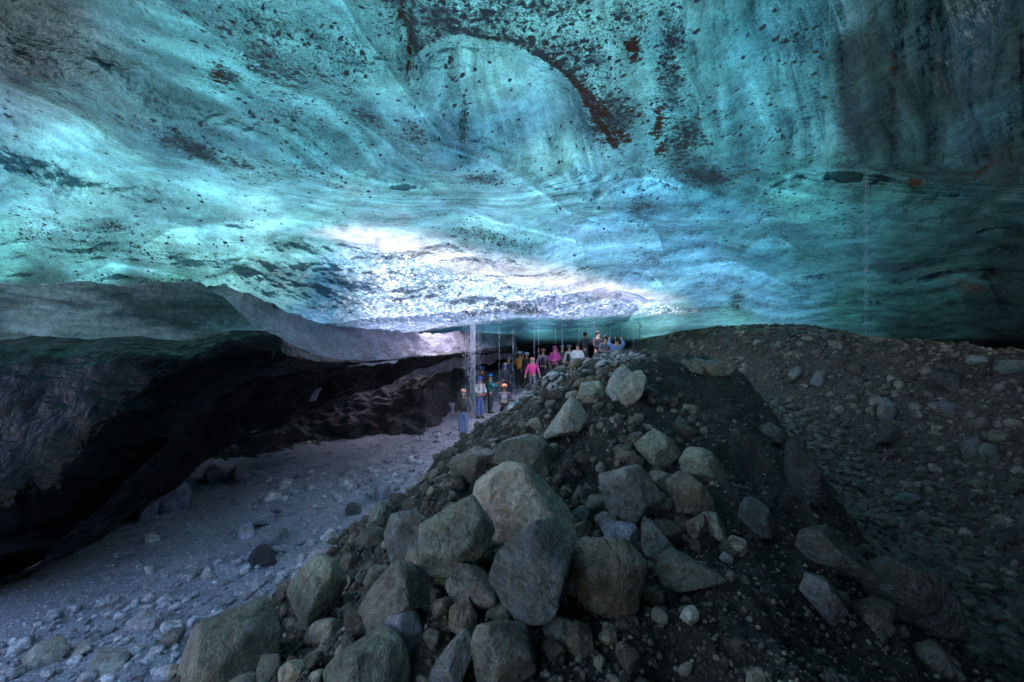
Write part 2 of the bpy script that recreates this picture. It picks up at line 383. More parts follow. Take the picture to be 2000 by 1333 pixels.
# ground mesh: rows get longer away from the camera
def build_ground():
    ny, nx = 820, 900
    s = np.linspace(0, 1, ny)
    yy = -9+0*s
    yy = 1.3*np.sinh(s*4.15+(-1.4)*(1-s))   # dense near the camera
    yy = np.concatenate([np.linspace(-12, yy[0]-0.4, 20), yy])
    ny = len(yy)
    u = np.linspace(-1, 1, nx); u = np.sign(u)*np.abs(u)**1.25
    half = 3.5+np.abs(yy)*1.45
    X = u[None, :]*half[:, None]+0.0; Y = np.repeat(yy[:, None], nx, 1)
    far = np.abs(u)[None, :]**6*14
    X = X+np.sign(u)[None, :]*far
    Z, reg = ground(X, Y, True)
    V = np.stack([X, Y, Z+H], -1).reshape(-1, 3)
    i = np.arange(ny-1)[:, None]*nx+np.arange(nx-1)[None, :]
    F = np.stack([i, i+1, i+nx+1, i+nx], -1).reshape(-1, 4)
    r = reg.reshape(-1)[F[:, 0]]
    for k, nm, m, lb in ((0, 'silt_floor', M_SILT, 'pale lavender silt floor strewn with stones'), (1, 'rubble_mound', M_MOUND, 'dark mound of wet grit and boulders in the middle'),
                     (2, 'gravel_bank', M_BANK, 'brown slope of till and stones meeting the ice on the right'), (3, 'trench_floor', M_BANK, 'narrow cobbled trench between mound and right bank')):
        f = F[r == k]; used, inv = np.unique(f, return_inverse=True)
        o = link(nm, mesh_np(nm, V[used], inv.reshape(-1, 4), [m])); tag(o, lb, nm.replace('_', ' '), kind='structure')
build_ground()

# ------------------------------------------------------------------ the ice roof
PY = [-900, -400, 0, 150, 300, 400, 470, 550, 600, 632, 640, 665, 700, 780, 900]
TAB = {-900: [3.0, 3.8, 6, 6.8, 7.6, 8.2, 8.7, 9.2, 9.6, 10, 10.2, 11, 11.5, 12, 13],
       0:    [2.2, 3.2, 5, 6.0, 7.6, 8.7, 9.5, 10.2, 10.8, 11.2, 11.5, 12, 12.5, 13, 14],
       420:  [1.95, 2.7, 4.2, 5.4, 7.5, 9.4, 11.0, 11.7, 12.2, 12.8, 13, 14, 16, 18, 19],
       700:  [1.9, 2.6, 4.0, 5.3, 7.6, 10.0, 12.6, 13.2, 13.6, 14.4, 15.5, 20, 24, 27, 28],
       1000: [1.9, 2.6, 4.0, 5.3, 7.6, 10.3, 12.8, 14.0, 14.4, 14.9, 15.6, 27, 31, 32, 32],
       1280: [1.9, 2.6, 4.1, 5.3, 7.7, 10.2, 12.6, 15.2, 17.2, 19.2, 21, 27, 31, 32, 32],
       1560: [1.95, 2.7, 4.3, 5.5, 7.6, 9.8, 12, 15.5, 18.2, 20.5, 21, 23, 25, 27, 28],
       1750: [2.0, 2.8, 4.4, 5.5, 7.5, 9.4, 11.2, 14, 16.2, 17.4, 17.8, 18.8, 20, 22, 23],
       2000: [2.1, 3.0, 4.6, 5.6, 7.3, 8.8, 10.0, 12, 13.4, 14.2, 14.4, 15.2, 16, 17.5, 18],
       2900: [3.0, 3.8, 5.6, 6.2, 7.2, 7.8, 8.4, 9.2, 9.8, 10.2, 10.3, 10.8, 11.2, 12, 13]}
def blur(a, n, axis):
    k = np.hanning(2*n+3)[1:-1]; k /= k.sum()
    pad = [(0, 0), (0, 0)]; pad[axis] = (n, n)
    ap = np.pad(a, pad, mode='edge'); out = np.zeros_like(a)
    for i, w in enumerate(k):
        sl = [slice(None), slice(None)]; sl[axis] = slice(i, i+a.shape[axis]); out += w*ap[tuple(sl)]
    return out

SAMP = [  # ice tint at each point, from colours as seen (photo px, px, r, g, b)
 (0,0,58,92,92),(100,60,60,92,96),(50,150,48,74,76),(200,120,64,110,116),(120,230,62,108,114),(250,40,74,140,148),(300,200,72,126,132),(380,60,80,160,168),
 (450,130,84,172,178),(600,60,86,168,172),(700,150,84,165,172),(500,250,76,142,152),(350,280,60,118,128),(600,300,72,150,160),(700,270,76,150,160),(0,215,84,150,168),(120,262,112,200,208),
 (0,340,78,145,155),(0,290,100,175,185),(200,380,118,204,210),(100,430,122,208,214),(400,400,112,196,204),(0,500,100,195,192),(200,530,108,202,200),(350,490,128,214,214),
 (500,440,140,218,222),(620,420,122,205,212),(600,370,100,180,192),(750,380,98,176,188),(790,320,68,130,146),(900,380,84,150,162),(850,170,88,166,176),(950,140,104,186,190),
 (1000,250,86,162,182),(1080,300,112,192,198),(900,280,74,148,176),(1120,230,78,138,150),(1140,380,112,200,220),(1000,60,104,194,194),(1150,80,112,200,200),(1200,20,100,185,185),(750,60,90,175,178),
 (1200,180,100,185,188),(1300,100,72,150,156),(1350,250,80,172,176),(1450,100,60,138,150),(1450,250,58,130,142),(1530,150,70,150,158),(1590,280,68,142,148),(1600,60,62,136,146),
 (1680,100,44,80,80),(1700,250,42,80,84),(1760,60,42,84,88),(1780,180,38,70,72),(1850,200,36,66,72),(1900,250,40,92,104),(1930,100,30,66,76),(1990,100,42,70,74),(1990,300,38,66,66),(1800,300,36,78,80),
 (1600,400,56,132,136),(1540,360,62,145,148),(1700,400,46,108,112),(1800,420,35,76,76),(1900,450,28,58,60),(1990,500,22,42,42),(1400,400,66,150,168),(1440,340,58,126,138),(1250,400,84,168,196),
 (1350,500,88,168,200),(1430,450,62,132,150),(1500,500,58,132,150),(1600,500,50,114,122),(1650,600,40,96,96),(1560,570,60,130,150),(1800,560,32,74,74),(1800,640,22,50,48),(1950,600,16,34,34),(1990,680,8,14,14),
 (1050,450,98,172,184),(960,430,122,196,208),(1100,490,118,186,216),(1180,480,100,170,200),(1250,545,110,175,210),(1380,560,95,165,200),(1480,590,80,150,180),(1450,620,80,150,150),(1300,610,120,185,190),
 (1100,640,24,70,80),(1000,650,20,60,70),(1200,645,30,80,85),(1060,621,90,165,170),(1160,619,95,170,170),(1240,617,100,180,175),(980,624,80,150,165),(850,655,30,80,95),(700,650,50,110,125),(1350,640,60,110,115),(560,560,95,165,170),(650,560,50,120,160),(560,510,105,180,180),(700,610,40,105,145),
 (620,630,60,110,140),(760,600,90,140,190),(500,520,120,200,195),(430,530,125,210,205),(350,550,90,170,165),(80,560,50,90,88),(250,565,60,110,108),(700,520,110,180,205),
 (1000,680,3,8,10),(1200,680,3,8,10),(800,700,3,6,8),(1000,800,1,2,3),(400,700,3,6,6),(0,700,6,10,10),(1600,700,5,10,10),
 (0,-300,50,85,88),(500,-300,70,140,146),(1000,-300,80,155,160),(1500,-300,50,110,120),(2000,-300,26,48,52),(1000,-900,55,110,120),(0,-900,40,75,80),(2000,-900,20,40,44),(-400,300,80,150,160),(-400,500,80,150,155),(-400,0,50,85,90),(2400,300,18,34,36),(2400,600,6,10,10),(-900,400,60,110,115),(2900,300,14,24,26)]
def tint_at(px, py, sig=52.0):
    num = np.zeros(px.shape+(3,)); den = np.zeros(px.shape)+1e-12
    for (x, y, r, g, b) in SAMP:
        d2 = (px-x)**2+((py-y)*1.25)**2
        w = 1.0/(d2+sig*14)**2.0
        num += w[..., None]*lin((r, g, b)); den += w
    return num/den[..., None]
def blobs(px, py, lst):
    s = np.zeros(px.shape)
    for (x0, y0, rx, ry, rot, a) in lst:
        c, sn = math.cos(math.radians(rot)), math.sin(math.radians(rot))
        dx = px-x0; dy = py-y0
        u = (dx*c+dy*sn)/rx; v = (-dx*sn+dy*c)/ry
        s = np.maximum(s, a*np.exp(-(u*u+v*v)))
    return s
SPECK = [(500,60,230,60,15,0.55),(540,130,110,60,30,0.95),(430,150,45,30,20,1.0),(650,120,130,90,35,0.6),(690,215,90,60,40,0.55),(560,200,150,60,30,0.5),(1000,30,260,55,0,0.95),(1130,110,120,80,40,0.9),
 (860,40,110,50,0,1.1),(760,10,60,60,60,0.9),(365,285,120,22,24,1.25),(470,320,90,14,18,0.9),(620,340,110,22,16,0.6),(905,240,12,70,3,1.05),(880,120,12,60,10,0.6),(1190,230,60,70,45,1.2),(1310,120,36,170,2,1.0),
 (1330,280,60,90,20,1.0),(1385,345,60,26,8,1.2),(1230,40,60,90,0,0.9),(800,270,50,40,40,0.7),(720,230,60,30,40,0.8),(940,350,50,16,8,1.0),(1255,410,40,40,60,0.8),(1660,200,26,150,0,0.85),(1560,80,60,90,0,0.5),(1700,60,50,80,0,0.5),
 (1500,230,120,110,0,0.42),(1450,330,120,40,0,0.5),(1900,200,90,150,0,0.35),(60,130,150,80,10,0.5),(170,90,90,50,10,0.35),(150,465,170,40,6,0.6),(230,445,80,18,4,0.8),(300,550,170,16,0,0.7),(400,490,90,30,0,0.35),
 (1010,130,120,60,20,0.3),(960,460,90,30,18,0.6),(900,455,40,20,10,0.7),(1500,420,80,60,50,0.5),(1380,470,110,50,20,0.35),(1260,500,60,25,20,0.5),(1170,460,40,25,0,0.45),(1780,530,110,14,8,0.9),(1620,430,140,60,0,0.32),(1400,555,70,26,0,0.5),(1440,590,20,24,0,0.9)]
BROWN = [(800,90,11,95,4,0.85),(788,20,16,40,0,0.8),(1170,215,50,26,42,0.85),(1212,265,34,18,35,0.8),(1150,185,70,12,48,0.8),(1237,92,20,34,5,0.95),(1245,220,50,14,20,0.62),(1288,240,17,60,2,0.78),(1288,290,14,24,0,0.8),
 (1250,360,9,28,8,0.6),(1100,120,80,9,40,0.55),(420,150,34,16,28,0.72),(440,165,14,12,0,0.6),(1790,356,30,12,-6,0.85),(1925,330,70,9,-32,0.6),(1890,560,60,20,12,0.62),(1820,525,70,5,6,0.6),(980,355,50,5,10,0.5),(1090,405,60,7,32,0.5),(1700,60,20,90,2,0.45),(1745,180,12,150,2,0.5),(1440,600,9,12,0,0.6)]

def roof_fields(px, py, Y, edge):
    """relief, tint and dirt of the roof at the given directions; edge = 0..1 fade of detail outside the view"""
    f = np.zeros(px.shape)
    nz = lambda a, b, s, o=3: fbm(P3(px/a, py/b, s), o)
    wx = px+40*nz(230, 230, 1.5, 2); wy = py+30*nz(230, 230, 7.7, 2)
    # long folds sweeping from the upper left down to the right
    tL = (wy-0.42*(wx-300))-0.00022*(wx-300)**2*np.sign(wx-300)
    left = 1-sstep(700, 1000, px-0.5*(py-100))
    fold = np.sin(tL/46+2.2*nz(500, 300, 3.3, 2))
    f += 0.042*left*fold*sstep(520, 380, py)
    tL2 = wy-0.16*wx
    f += 0.022*np.sin(tL2/21+1.5*nz(300, 100, 4.3, 2))*(1-sstep(600, 1100, px))*sstep(260, 360, py)*sstep(600, 540, py)
    # recessed drapery in the middle, its folds gathered at the foot
    edgeU = [(770,-60),(800,150),(812,110),(850,82),(900,72),(1000,90),(1060,125),(1120,165),(1148,230),(1168,300),(1185,360),(1165,420)]
    inside = np.zeros(px.shape, bool)
    poly = [(812,112),(850,82),(900,72),(1000,90),(1060,125),(1120,165),(1148,230),(1168,300),(1180,360),(1160,418),(1080,400),(1000,355),(900,300),(850,270),(820,190)]
    n = len(poly); j = n-1
    for i in range(n):
        (xi, yi), (xj, yj) = poly[i], poly[j]
        c = ((yi > py) != (yj > py)) & (px < (xj-xi)*(py-yi)/((yj-yi) or 1e-9)+xi); inside ^= c; j = i
    d, _ = polydist(px, py, poly[:11])
    dlow, _ = polydist(px, py, [(1172,430),(1080,402),(1000,357),(900,302),(850,272),(815,190)])
    f += np.where(inside, 0.13*sstep(0, 16, d)*sstep(0, 170, dlow), 0)
    ang = np.arctan2(px-1190+0.0*py, 470-py)   # fan seen from the foot of the drapery
    f += np.where(inside, 0.035*np.sin(ang*13+1.2*nz(160, 160, 2.2, 2)), 0)*sstep(0, 30, d)*sstep(0, 60, dlow)
    d2, s2 = polydist(px, py, [(765,-80),(790,60),(806,160),(850,260),(905,300)])
    f += 0.05*np.exp(-(d2/16)**2)
    # vertical flutes on the right
    right = sstep(1180, 1300, px)*sstep(360, 250, py)
    f += 0.022*right*np.sin(wx/38+nz(400, 400, 6.1, 2))+0.016*right*nz(60, 400, 6.6, 3)
    d3, s3 = polydist(px, py, [(1618,-80),(1618,120),(1628,240),(1660,335)])
    f += 0.018*np.where(px > 1620, np.exp(-d3/60), 0)*sstep(380, 330, py)
    d3, s3 = polydist(px, py, [(1745,-80),(1735,150),(1715,335)])
    f += 0.012*np.exp(-(d3/18)**2)
    bulb_shade_ = np.ones(px.shape)
    # arches and bulbs of melt-scalloped ice
    for (x0, y0, rx, ry, rot, a) in [(1250,410,95,62,5,.085),(1225,350,62,26,-4,.05),(1660,410,180,76,3,.10),(1390,430,115,80,28,.07),(1190,455,112,34,20,.085),(1140,462,48,30,0,.045),(1490,495,52,34,0,.07),
        (1245,548,48,24,8,.05),(1180,500,72,26,6,.05),(1335,520,66,28,12,.05),(1060,490,76,26,4,.045),(930,462,36,24,0,.04),(990,478,60,18,12,.03),(1410,480,62,30,14,.05),(1420,560,80,26,8,.05),
        (1560,560,90,28,6,.05),(1310,565,60,20,6,.035),(1620,500,90,34,10,.04),(1720,470,80,44,0,.05),(1850,440,110,70,0,.07),(1880,570,140,50,12,.08),(1930,640,120,40,0,.05),(1760,600,100,36,8,.05),(340,505,150,42,-4,.05),(300,470,110,34,-8,.035),(480,470,120,32,6,.035),
        (800,372,44,14,10,.03),(720,450,130,20,8,.03),(160,540,150,26,0,.03),(560,545,120,70,20,.05),(1130,405,60,18,30,.05),(1230,600,130,14,2,.025),(1500,612,120,16,2,.025),(1650,350,40,14,0,.03)]:
        c, sn = math.cos(math.radians(rot)), math.sin(math.radians(rot))
        dx = wx*0.35+px*0.65-x0; dy = wy*0.35+py*0.65-y0
        u = (dx*c+dy*sn)/rx; v = (-dx*sn+dy*c)/ry
        r2 = u*u+v*v
        f -= 0.8*a*np.clip(1-r2, 0, 1)**0.8*(0.85+0.2*np.clip(v, -1, 1))
        bulb_shade_ *= 1+np.where(r2 < 1, 0.12*np.clip(-v+0.15*u, -0.8, 1)*np.sqrt(np.clip(r2, 0, 1)), -0.06*np.exp(-(r2-1)*3))  # bulb shading in the tint: lighter upper side, darker surround
    relief_shade_ = bulb_shade_       # painted light and shade of bulbs and melt lines, multiplied into the tint
    # crisp melt lines: a sharp lower edge, then the surface eases back
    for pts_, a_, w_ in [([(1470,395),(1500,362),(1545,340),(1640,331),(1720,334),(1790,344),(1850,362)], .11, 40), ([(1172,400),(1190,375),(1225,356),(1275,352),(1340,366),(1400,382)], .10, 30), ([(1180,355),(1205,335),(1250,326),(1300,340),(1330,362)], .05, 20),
        ([(764,362),(795,358),(830,366),(848,382)], .045, 9), ([(1150,432),(1200,422),(1250,430),(1285,458),(1292,478)], .06, 22), ([(1090,398),(1120,420),(1165,432)], .05, 14), ([(1455,490),(1480,466),(1520,465),(1545,480)], .05, 22), ([(900,410),(960,430),(1060,452),(1120,470)], .035, 14),
        ([(640,430),(760,440),(880,474),(935,510)], .035, 16), ([(280,480),(330,450),(440,432),(560,432),(650,442)], .03, 30), ([(1215,548),(1235,530),(1265,532),(1290,556)], .04, 16), ([(1395,520),(1430,516),(1480,530),(1540,560)], .04, 18), ([(1700,528),(1780,520),(1860,530),(1930,560),(1945,590)], .06, 30),
        ([(150,545),(210,520),(300,530),(380,548)], .03, 26), ([(880,292),(940,310),(1010,345),(1085,398)], .05, 22), ([(0,168),(120,215),(260,292),(420,330)], .004, 40), ([(300,-20),(420,70),(560,150),(700,240),(820,330)], .05, 46), ([(640,-40),(700,60),(760,140),(860,270)], .04, 34)]:
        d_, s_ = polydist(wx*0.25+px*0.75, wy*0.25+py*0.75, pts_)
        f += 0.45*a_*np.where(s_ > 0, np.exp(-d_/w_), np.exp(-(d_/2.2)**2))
        relief_shade_ *= 1+0.5*min(1, 20/w_)*np.exp(-((d_-1.5)/1.7)**2)*np.clip(0.55+1.1*nz(80, 80, 3.7, 2), 0, 1.2)-0.34*np.where(s_ < 0, np.exp(-d_/(w_*0.9)), 0)+0.22*np.where(s_ > 0, np.exp(-d_/(w_*1.3)), 0)  # bright rim and shaded side of each line painted into the tint
    # small scallops in the low part of the roof
    low = sstep(340, 470, py)*sstep(660, 600, py)
    sx = wx/95+0.006*(py-400); sy = wy/26
    f1, f2, cid, _, _ = worley(sx, sy, 5)
    f += low*(0.034+0.016*sstep(900, 1100, px))*(f1*f1*1.2-0.4)
    f1, f2, cid, _, _ = worley(wx/210+3, wy/60, 9)
    f += low*0.03*(f1*f1-0.4)
    scal_shade_ = 1+low*(0.30*(0.42-f1))  # scallop shading painted into the tint: lighter centres, darker borders
    # crystal face with hanging lip
    up = np.interp(px, [420,450,480,600,700,800,870,950,1050,1200,1300,1500,1600], [560,525,492,468,478,500,528,545,560,585,596,612,616])
    lo = np.interp(px, [420,450,560,700,800,900,1000,1100,1200,1300,1400,1500,1600], [560,560,620,650,648,634,630,634,628,626,622,618,618])
    cr = sstep(-4, 6, py-up)*sstep(8, -3, py-lo)*sstep(430, 470, px)*sstep(1420, 1250, px)
    lo = lo-sstep(900, 1040, px)*14-sstep(640, 560, px)*0
    cr = sstep(-4, 6, py-up)*sstep(8, -3, py-lo)*sstep(430, 470, px)*sstep(1420, 1250, px)
    f1, f2, cid, dx, dy = worley(px/19+0.5*nz(40, 40, 1, 2), py/13+0.5*nz(40, 40, 2, 2), 21)
    rightc = sstep(640, 780, px)
    f += cr*rightc*(0.012*(cid-0.5)+0.010*f1+0.022*(cid-0.5)*dx+0.015*dy*(1-cid))
    f += cr*(1-rightc)*0.03*fbm(P3((px+py)/60, (py-0.55*px)/22, 2.0), 4)
    f += cr*0.008*nz(26, 12, 8.8, 3)
    f -= 0.02*np.exp(-((py-lo+4)/9)**2)*sstep(600, 700, px)
    # the white lip above the crystals bulges out
    wb = np.interp(px, [640,700,760,850,950,1050,1200,1290], [458,464,478,505,532,548,574,588])
    ww = 1.25*np.interp(px, [600,700,850,950,1100,1290,1350], [4,16,28,25,22,10,3])
    white = np.exp(-np.abs((py-wb+2)/ww)**2.6)*sstep(560, 700, px)*sstep(1360, 1230, px)
    f -= 0.03*white
    f += 0.006*nz(30, 16, 3.0, 3)
    f *= edge*(1-0.5*sstep(330, 430, py))
    T = tint_at(px, py)*np.clip(relief_shade_*scal_shade_, 0.3, 2.2)[..., None]
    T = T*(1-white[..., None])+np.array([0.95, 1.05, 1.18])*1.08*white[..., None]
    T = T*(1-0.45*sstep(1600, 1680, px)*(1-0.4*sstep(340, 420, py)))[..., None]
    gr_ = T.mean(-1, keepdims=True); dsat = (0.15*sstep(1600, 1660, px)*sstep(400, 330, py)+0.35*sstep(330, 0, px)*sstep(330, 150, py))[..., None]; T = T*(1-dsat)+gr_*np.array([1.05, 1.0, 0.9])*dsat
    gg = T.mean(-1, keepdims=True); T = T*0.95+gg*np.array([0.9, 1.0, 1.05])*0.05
    cm = (cr*rightc*sstep(1330, 1150, px))[..., None]
    T = T*(1-cm)+np.array([0.55, 0.82, 1.0])*cm
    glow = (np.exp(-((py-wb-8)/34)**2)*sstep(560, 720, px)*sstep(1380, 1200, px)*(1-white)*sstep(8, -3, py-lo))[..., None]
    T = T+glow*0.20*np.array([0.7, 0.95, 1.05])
    sp = blobs(px, py, SPECK); br = blobs(px, py, BROWN)
    dU, sU = polydist(px, py, [(800,20),(812,100),(850,74),(900,64),(1000,80),(1065,115),(1125,160),(1160,225),(1200,285)])
    sp = np.maximum(sp, np.where(sU <= 0, 1.35*np.exp(-dU/34), 1.35*np.exp(-(dU/7)**2))*sstep(1320, 1180, px))
    br = np.maximum(br, (0.50+0.35*sstep(1060, 1150, px))*np.exp(-((dU+3*nz(30, 30, 9, 2))/11)**2)*sstep(960, 1080, px))
    base_sp = 0.14+0.10*nz(200, 120, 5.0, 3)
    sp = np.maximum(sp, np.clip(base_sp, 0, 1))*(1-0.8*white)*(1-0.8*cr)
    sp = sp*(0.75+0.5*np.clip(edge, 0, 1))
    drp = ang if False else 0
    # layering coordinate: across the folds it changes fast, along them slowly
    wgt = sstep(640, 1020, px); wg2 = sstep(320, 420, py)
    across = (1-wgt)*(tL*(1-wg2)+(wy-0.12*wx)*wg2)/38+wgt*((wx-850-0.25*wy)/48*(1-wg2)+(wy/26-7)*wg2)
    along = (wx+wy)/260
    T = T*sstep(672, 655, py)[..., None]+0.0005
    return f, T, sp, br, np.clip(cr*(0.08+0.92*rightc), 0, 1), np.stack([across, along, 0*along], -1)

def yroof(px, py):
    cols = sorted(TAB)
    A = np.array([np.interp(py, PY, TAB[c]) for c in cols])    # (ncol, npy)
    return A, cols

def build_roof():
    gx = np.concatenate([np.arange(-900, -60, 14), np.arange(-60, 2060, 2.6), np.arange(2060, 2901, 14)])
    gy = np.concatenate([np.arange(-900, -40, 14), np.arange(-40, 400, 2.6), np.arange(400, 668, 1.7), np.arange(668, 900, 6)])
    A, cols = yroof(None, gy)
    Y0 = np.array([np.interp(gx, cols, A[:, k]) for k in range(len(gy))])     # rows = py
    # smooth in a uniform index space
    fine = Y0.copy()
    fine = blur(blur(fine, 34, 1), 9, 0)
    PXg, PYg = np.meshgrid(gx, gy)
    edge = sstep(-900, -500, PXg)*sstep(2900, 2500, PXg)*sstep(-900, -500, PYg)*sstep(760, 690, PYg)
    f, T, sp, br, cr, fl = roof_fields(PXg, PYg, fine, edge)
    bnd = np.interp(PXg, [-900, 0, 230, 400, 436, 520, 600, 700, 760, 900, 960], [590, 566, 570, 560, 552, 586, 626, 652, 662, 700, 900])+5*fbm(P3(PXg/22, PYg/22, 4.4), 3)
    fine = fine*(1+0.9*sstep(0, 22, PYg-bnd))
    lo = np.interp(PXg, [420,450,560,700,800,900,1000,1100,1200,1300,1400], [560,560,620,650,648,634,630,634,628,626,622])+3+2.5*fbm(P3(PXg/45, 0*PYg, 6.4), 3)
    jump = (PYg > lo) & (PXg > 690) & (PXg < 1250)
    fine = np.where(jump, np.maximum(fine+1.5, 19.3+0.10*(PYg-640)), fine)
    Yf = fine*(1+f)
    X = (PXg-1000)/FPX*Yf; Z = (667-PYg+np.where(jump, 5*np.exp(-np.maximum(PYg-lo, 0)/4), 0))/FPX*Yf+H
    V = np.stack([X, Yf, Z], -1).reshape(-1, 3)
    nx = len(gx); ny = len(gy)
    i = np.arange(ny-1)[:, None]*nx+np.arange(nx-1)[None, :]
    F = np.stack([i, i+nx, i+nx+1, i+1], -1).reshape(-1, 4)
    jf = jump.reshape(-1)[F]; F = F[jf.all(1) | (~jf).all(1) | (PXg.reshape(-1)[F[:, 0]] > 1238) | (PXg.reshape(-1)[F[:, 0]] < 694)]
    gone = ((PYg > bnd+9) & (PXg < 415) & (PYg < 899)).reshape(-1)[F].all(1) | ((PXg < -340) & (fine < 7)).reshape(-1)[F].all(1); F = F[~gone]
    me = mesh_np('ice_ceiling', V, F, [M_ROOF])
    K = 0.160
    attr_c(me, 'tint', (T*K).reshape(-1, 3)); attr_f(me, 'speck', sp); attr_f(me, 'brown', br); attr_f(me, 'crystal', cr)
    a = me.attributes.new('flow', 'FLOAT_VECTOR', 'POINT'); a.data.foreach_set('vector', fl.reshape(-1, 3).astype(np.float32).ravel())
    o = link('ice_ceiling', me); tag(o, 'turquoise scalloped glacier ice ceiling peppered with black grit', 'ice ceiling', kind='structure')
    # the rest of the roof, overhead and behind the photographer, outside the first sheet
    xs = np.concatenate([np.arange(-34, -12, 1.0), np.arange(-12, 12, 0.3), np.arange(12, 36, 1.0)])
    ys = np.concatenate([np.arange(-13, -2, 0.8), np.arange(-2, 4, 0.15), np.arange(4, 16, 0.4), np.arange(16, 40, 1.0)])
    X, Yg = np.meshgrid(xs, ys)
    pxx = np.where(Yg > 0.3, 1000+FPX*X/np.maximum(Yg, 0.3), np.where(X > 0, 9999, -9999))
    z = 3.25+0.25*fbm(P3(X*0.4, Yg*0.4), 3)
    side = np.maximum(0, np.abs(X+1.0)-5.0)
    z = z-0.028*side**2
    z = z-0.05*np.maximum(0, Yg-8)**1.5
    z = z-0.09*np.maximum(0, -4-Yg)**2
    z = np.maximum(z, -5.5)
    zb = z+H
    yb_top = np.interp(pxx, sorted(TAB), [TAB[c][0] for c in sorted(TAB)])
    cover = (pxx > -820) & (pxx < 2820) & (Yg > yb_top*1.12)
    i = np.arange(len(ys)-1)[:, None]*len(xs)+np.arange(len(xs)-1)[None, :]
    F = np.stack([i, i+len(xs), i+len(xs)+1, i+1], -1).reshape(-1, 4)
    hole = (X > -18) & (X < np.minimum(-3.0, -1.5*Yg)) & (Yg < 7) & (Yg > -11)+0*X.astype(bool)  # roof opening added out of view to let fill light in
    keep = ~cover.reshape(-1)[F].all(1) & ~hole.reshape(-1)[F].any(1)
    V = np.stack([X, Yg, zb], -1).reshape(-1, 3)
    me = mesh_np('rear_ice_ceiling', V, F[keep], [M_ROOF])
    tt = 0.14*np.tile(lin((56, 100, 108)), (len(V), 1))*np.clip(1.1-0.045*side-0.03*np.maximum(0, -Yg), 0.05, 1.1).reshape(-1, 1)
    tt = tt*(1-0.8*sstep(-1, 4, X.reshape(-1, 1)))  # unseen roof darkened on the right to keep that side dim
    attr_c(me, 'tint', tt); attr_f(me, 'speck', np.full(len(V), .3)); attr_f(me, 'brown', np.zeros(len(V))); attr_f(me, 'crystal', np.zeros(len(V)))
    o = link('rear_ice_ceiling', me); tag(o, 'ice roof overhead and behind the viewpoint', 'ice ceiling', kind='structure')
build_roof()
# unseen bright sheet added over the gap behind the hanging lip to soften daylight below
def build_light_sheet():
    xs = np.linspace(-7.5, 4.6, 90); ys = np.linspace(14.8, 21.3, 60); X, Y = np.meshgrid(xs, ys)
    Z = 1.75-0.9*np.clip((Y-17.5)/5, 0, 1)**2-0.9*np.clip((-X-4.5)/2.5, 0, 1)**2-0.5*np.clip((X-3)/1.6, 0, 1)**2+0.15*fbm(P3(X*0.7, Y*0.7), 3)
    V = np.stack([X, Y, Z+H], -1).reshape(-1, 3); nx = len(xs)
    i = np.arange(len(ys)-1)[:, None]*nx+np.arange(nx-1)[None, :]
    F = np.stack([i, i+nx, i+nx+1, i+1], -1).reshape(-1, 4)
    me = mesh_np('light_sheet', V, F, [M_ROOF]); n = len(V)
    attr_c(me, 'tint', np.tile([0.94, 0.90, 1.0], (n, 1))); attr_f(me, 'speck', np.zeros(n)); attr_f(me, 'brown', np.zeros(n)); attr_f(me, 'crystal', np.zeros(n))
    tag(link('light_sheet', me), 'unseen bright sheet added to spread daylight over the gap behind the hanging lip', 'ice ceiling', kind='structure')
build_light_sheet()

# ------------------------------------------------------------------ lofted sheets for the undercut left side
def catmull(P, n):
    P = np.asarray(P, float); m = len(P)
    t = np.linspace(0, m-1, n); k = np.clip(t.astype(int), 0, m-2); u = (t-k)[:, None]
    g = lambda i: P[np.clip(i, 0, m-1)]
    p0, p1, p2, p3 = g(k-1), g(k), g(k+1), g(k+2)
    return 0.5*((2*p1)+(-p0+p2)*u+(2*p0-5*p1+4*p2-p3)*u*u+(-p0+3*p1-3*p2+p3)*u**3)
def loft(name, rows, mat, nu=260, nv=110, amp=0.0, scale=1.0, parent=None, stretch=(1, 1, 1), octv=4):
    R = [catmull([W(*p) for p in r], nu) for r in rows]
    R = np.array(R)                                   # (rows, nu, 3)
    G = np.array([catmull(R[:, i], nv) for i in range(nu)])   # (nu, nv, 3)
    if amp:
        du = np.gradient(G, axis=0); dv = np.gradient(G, axis=1); nr = np.cross(du, dv); nr /= np.linalg.norm(nr, axis=2)[..., None]+1e-9
        G = G+nr*(amp*fbm(G*scale*np.array(stretch), octv))[..., None]
    V = G.reshape(-1, 3)
    i = np.arange(nu-1)[:, None]*nv+np.arange(nv-1)[None, :]
    F = np.stack([i, i+1, i+nv+1, i+nv], -1).reshape(-1, 4)
    return link(name, mesh_np(name, V, F, [mat]), parent)

# silt slope behind, between roof and shelf
o = loft('frozen_silt_slope', [
    [(300,470,12.5),(430,535,12.8),(520,570,13.4),(600,610,14.4),(750,645,16.5),(900,650,20),(1010,650,25)],
    [(330,600,11.6),(450,600,12.0),(560,640,12.6),(640,665,13.6),(760,685,15.6),(900,678,19),(1010,672,24)],
    [(380,720,11.0),(480,700,11.4),(590,710,12.0),(680,720,13.4),(780,718,15.6),(900,700,19),(1010,690,24)],
    [(380,860,11.8),(480,850,12.0),(590,800,13.0),(680,760,14.4),(780,740,16.6),(900,720,20),(1010,700,25)]], M_SILTWALL, 420, 200, 0.21, 1.7, octv=6)
tag(o, 'pale lavender frozen silt slope wedged under the ice', 'silt slope', kind='structure')
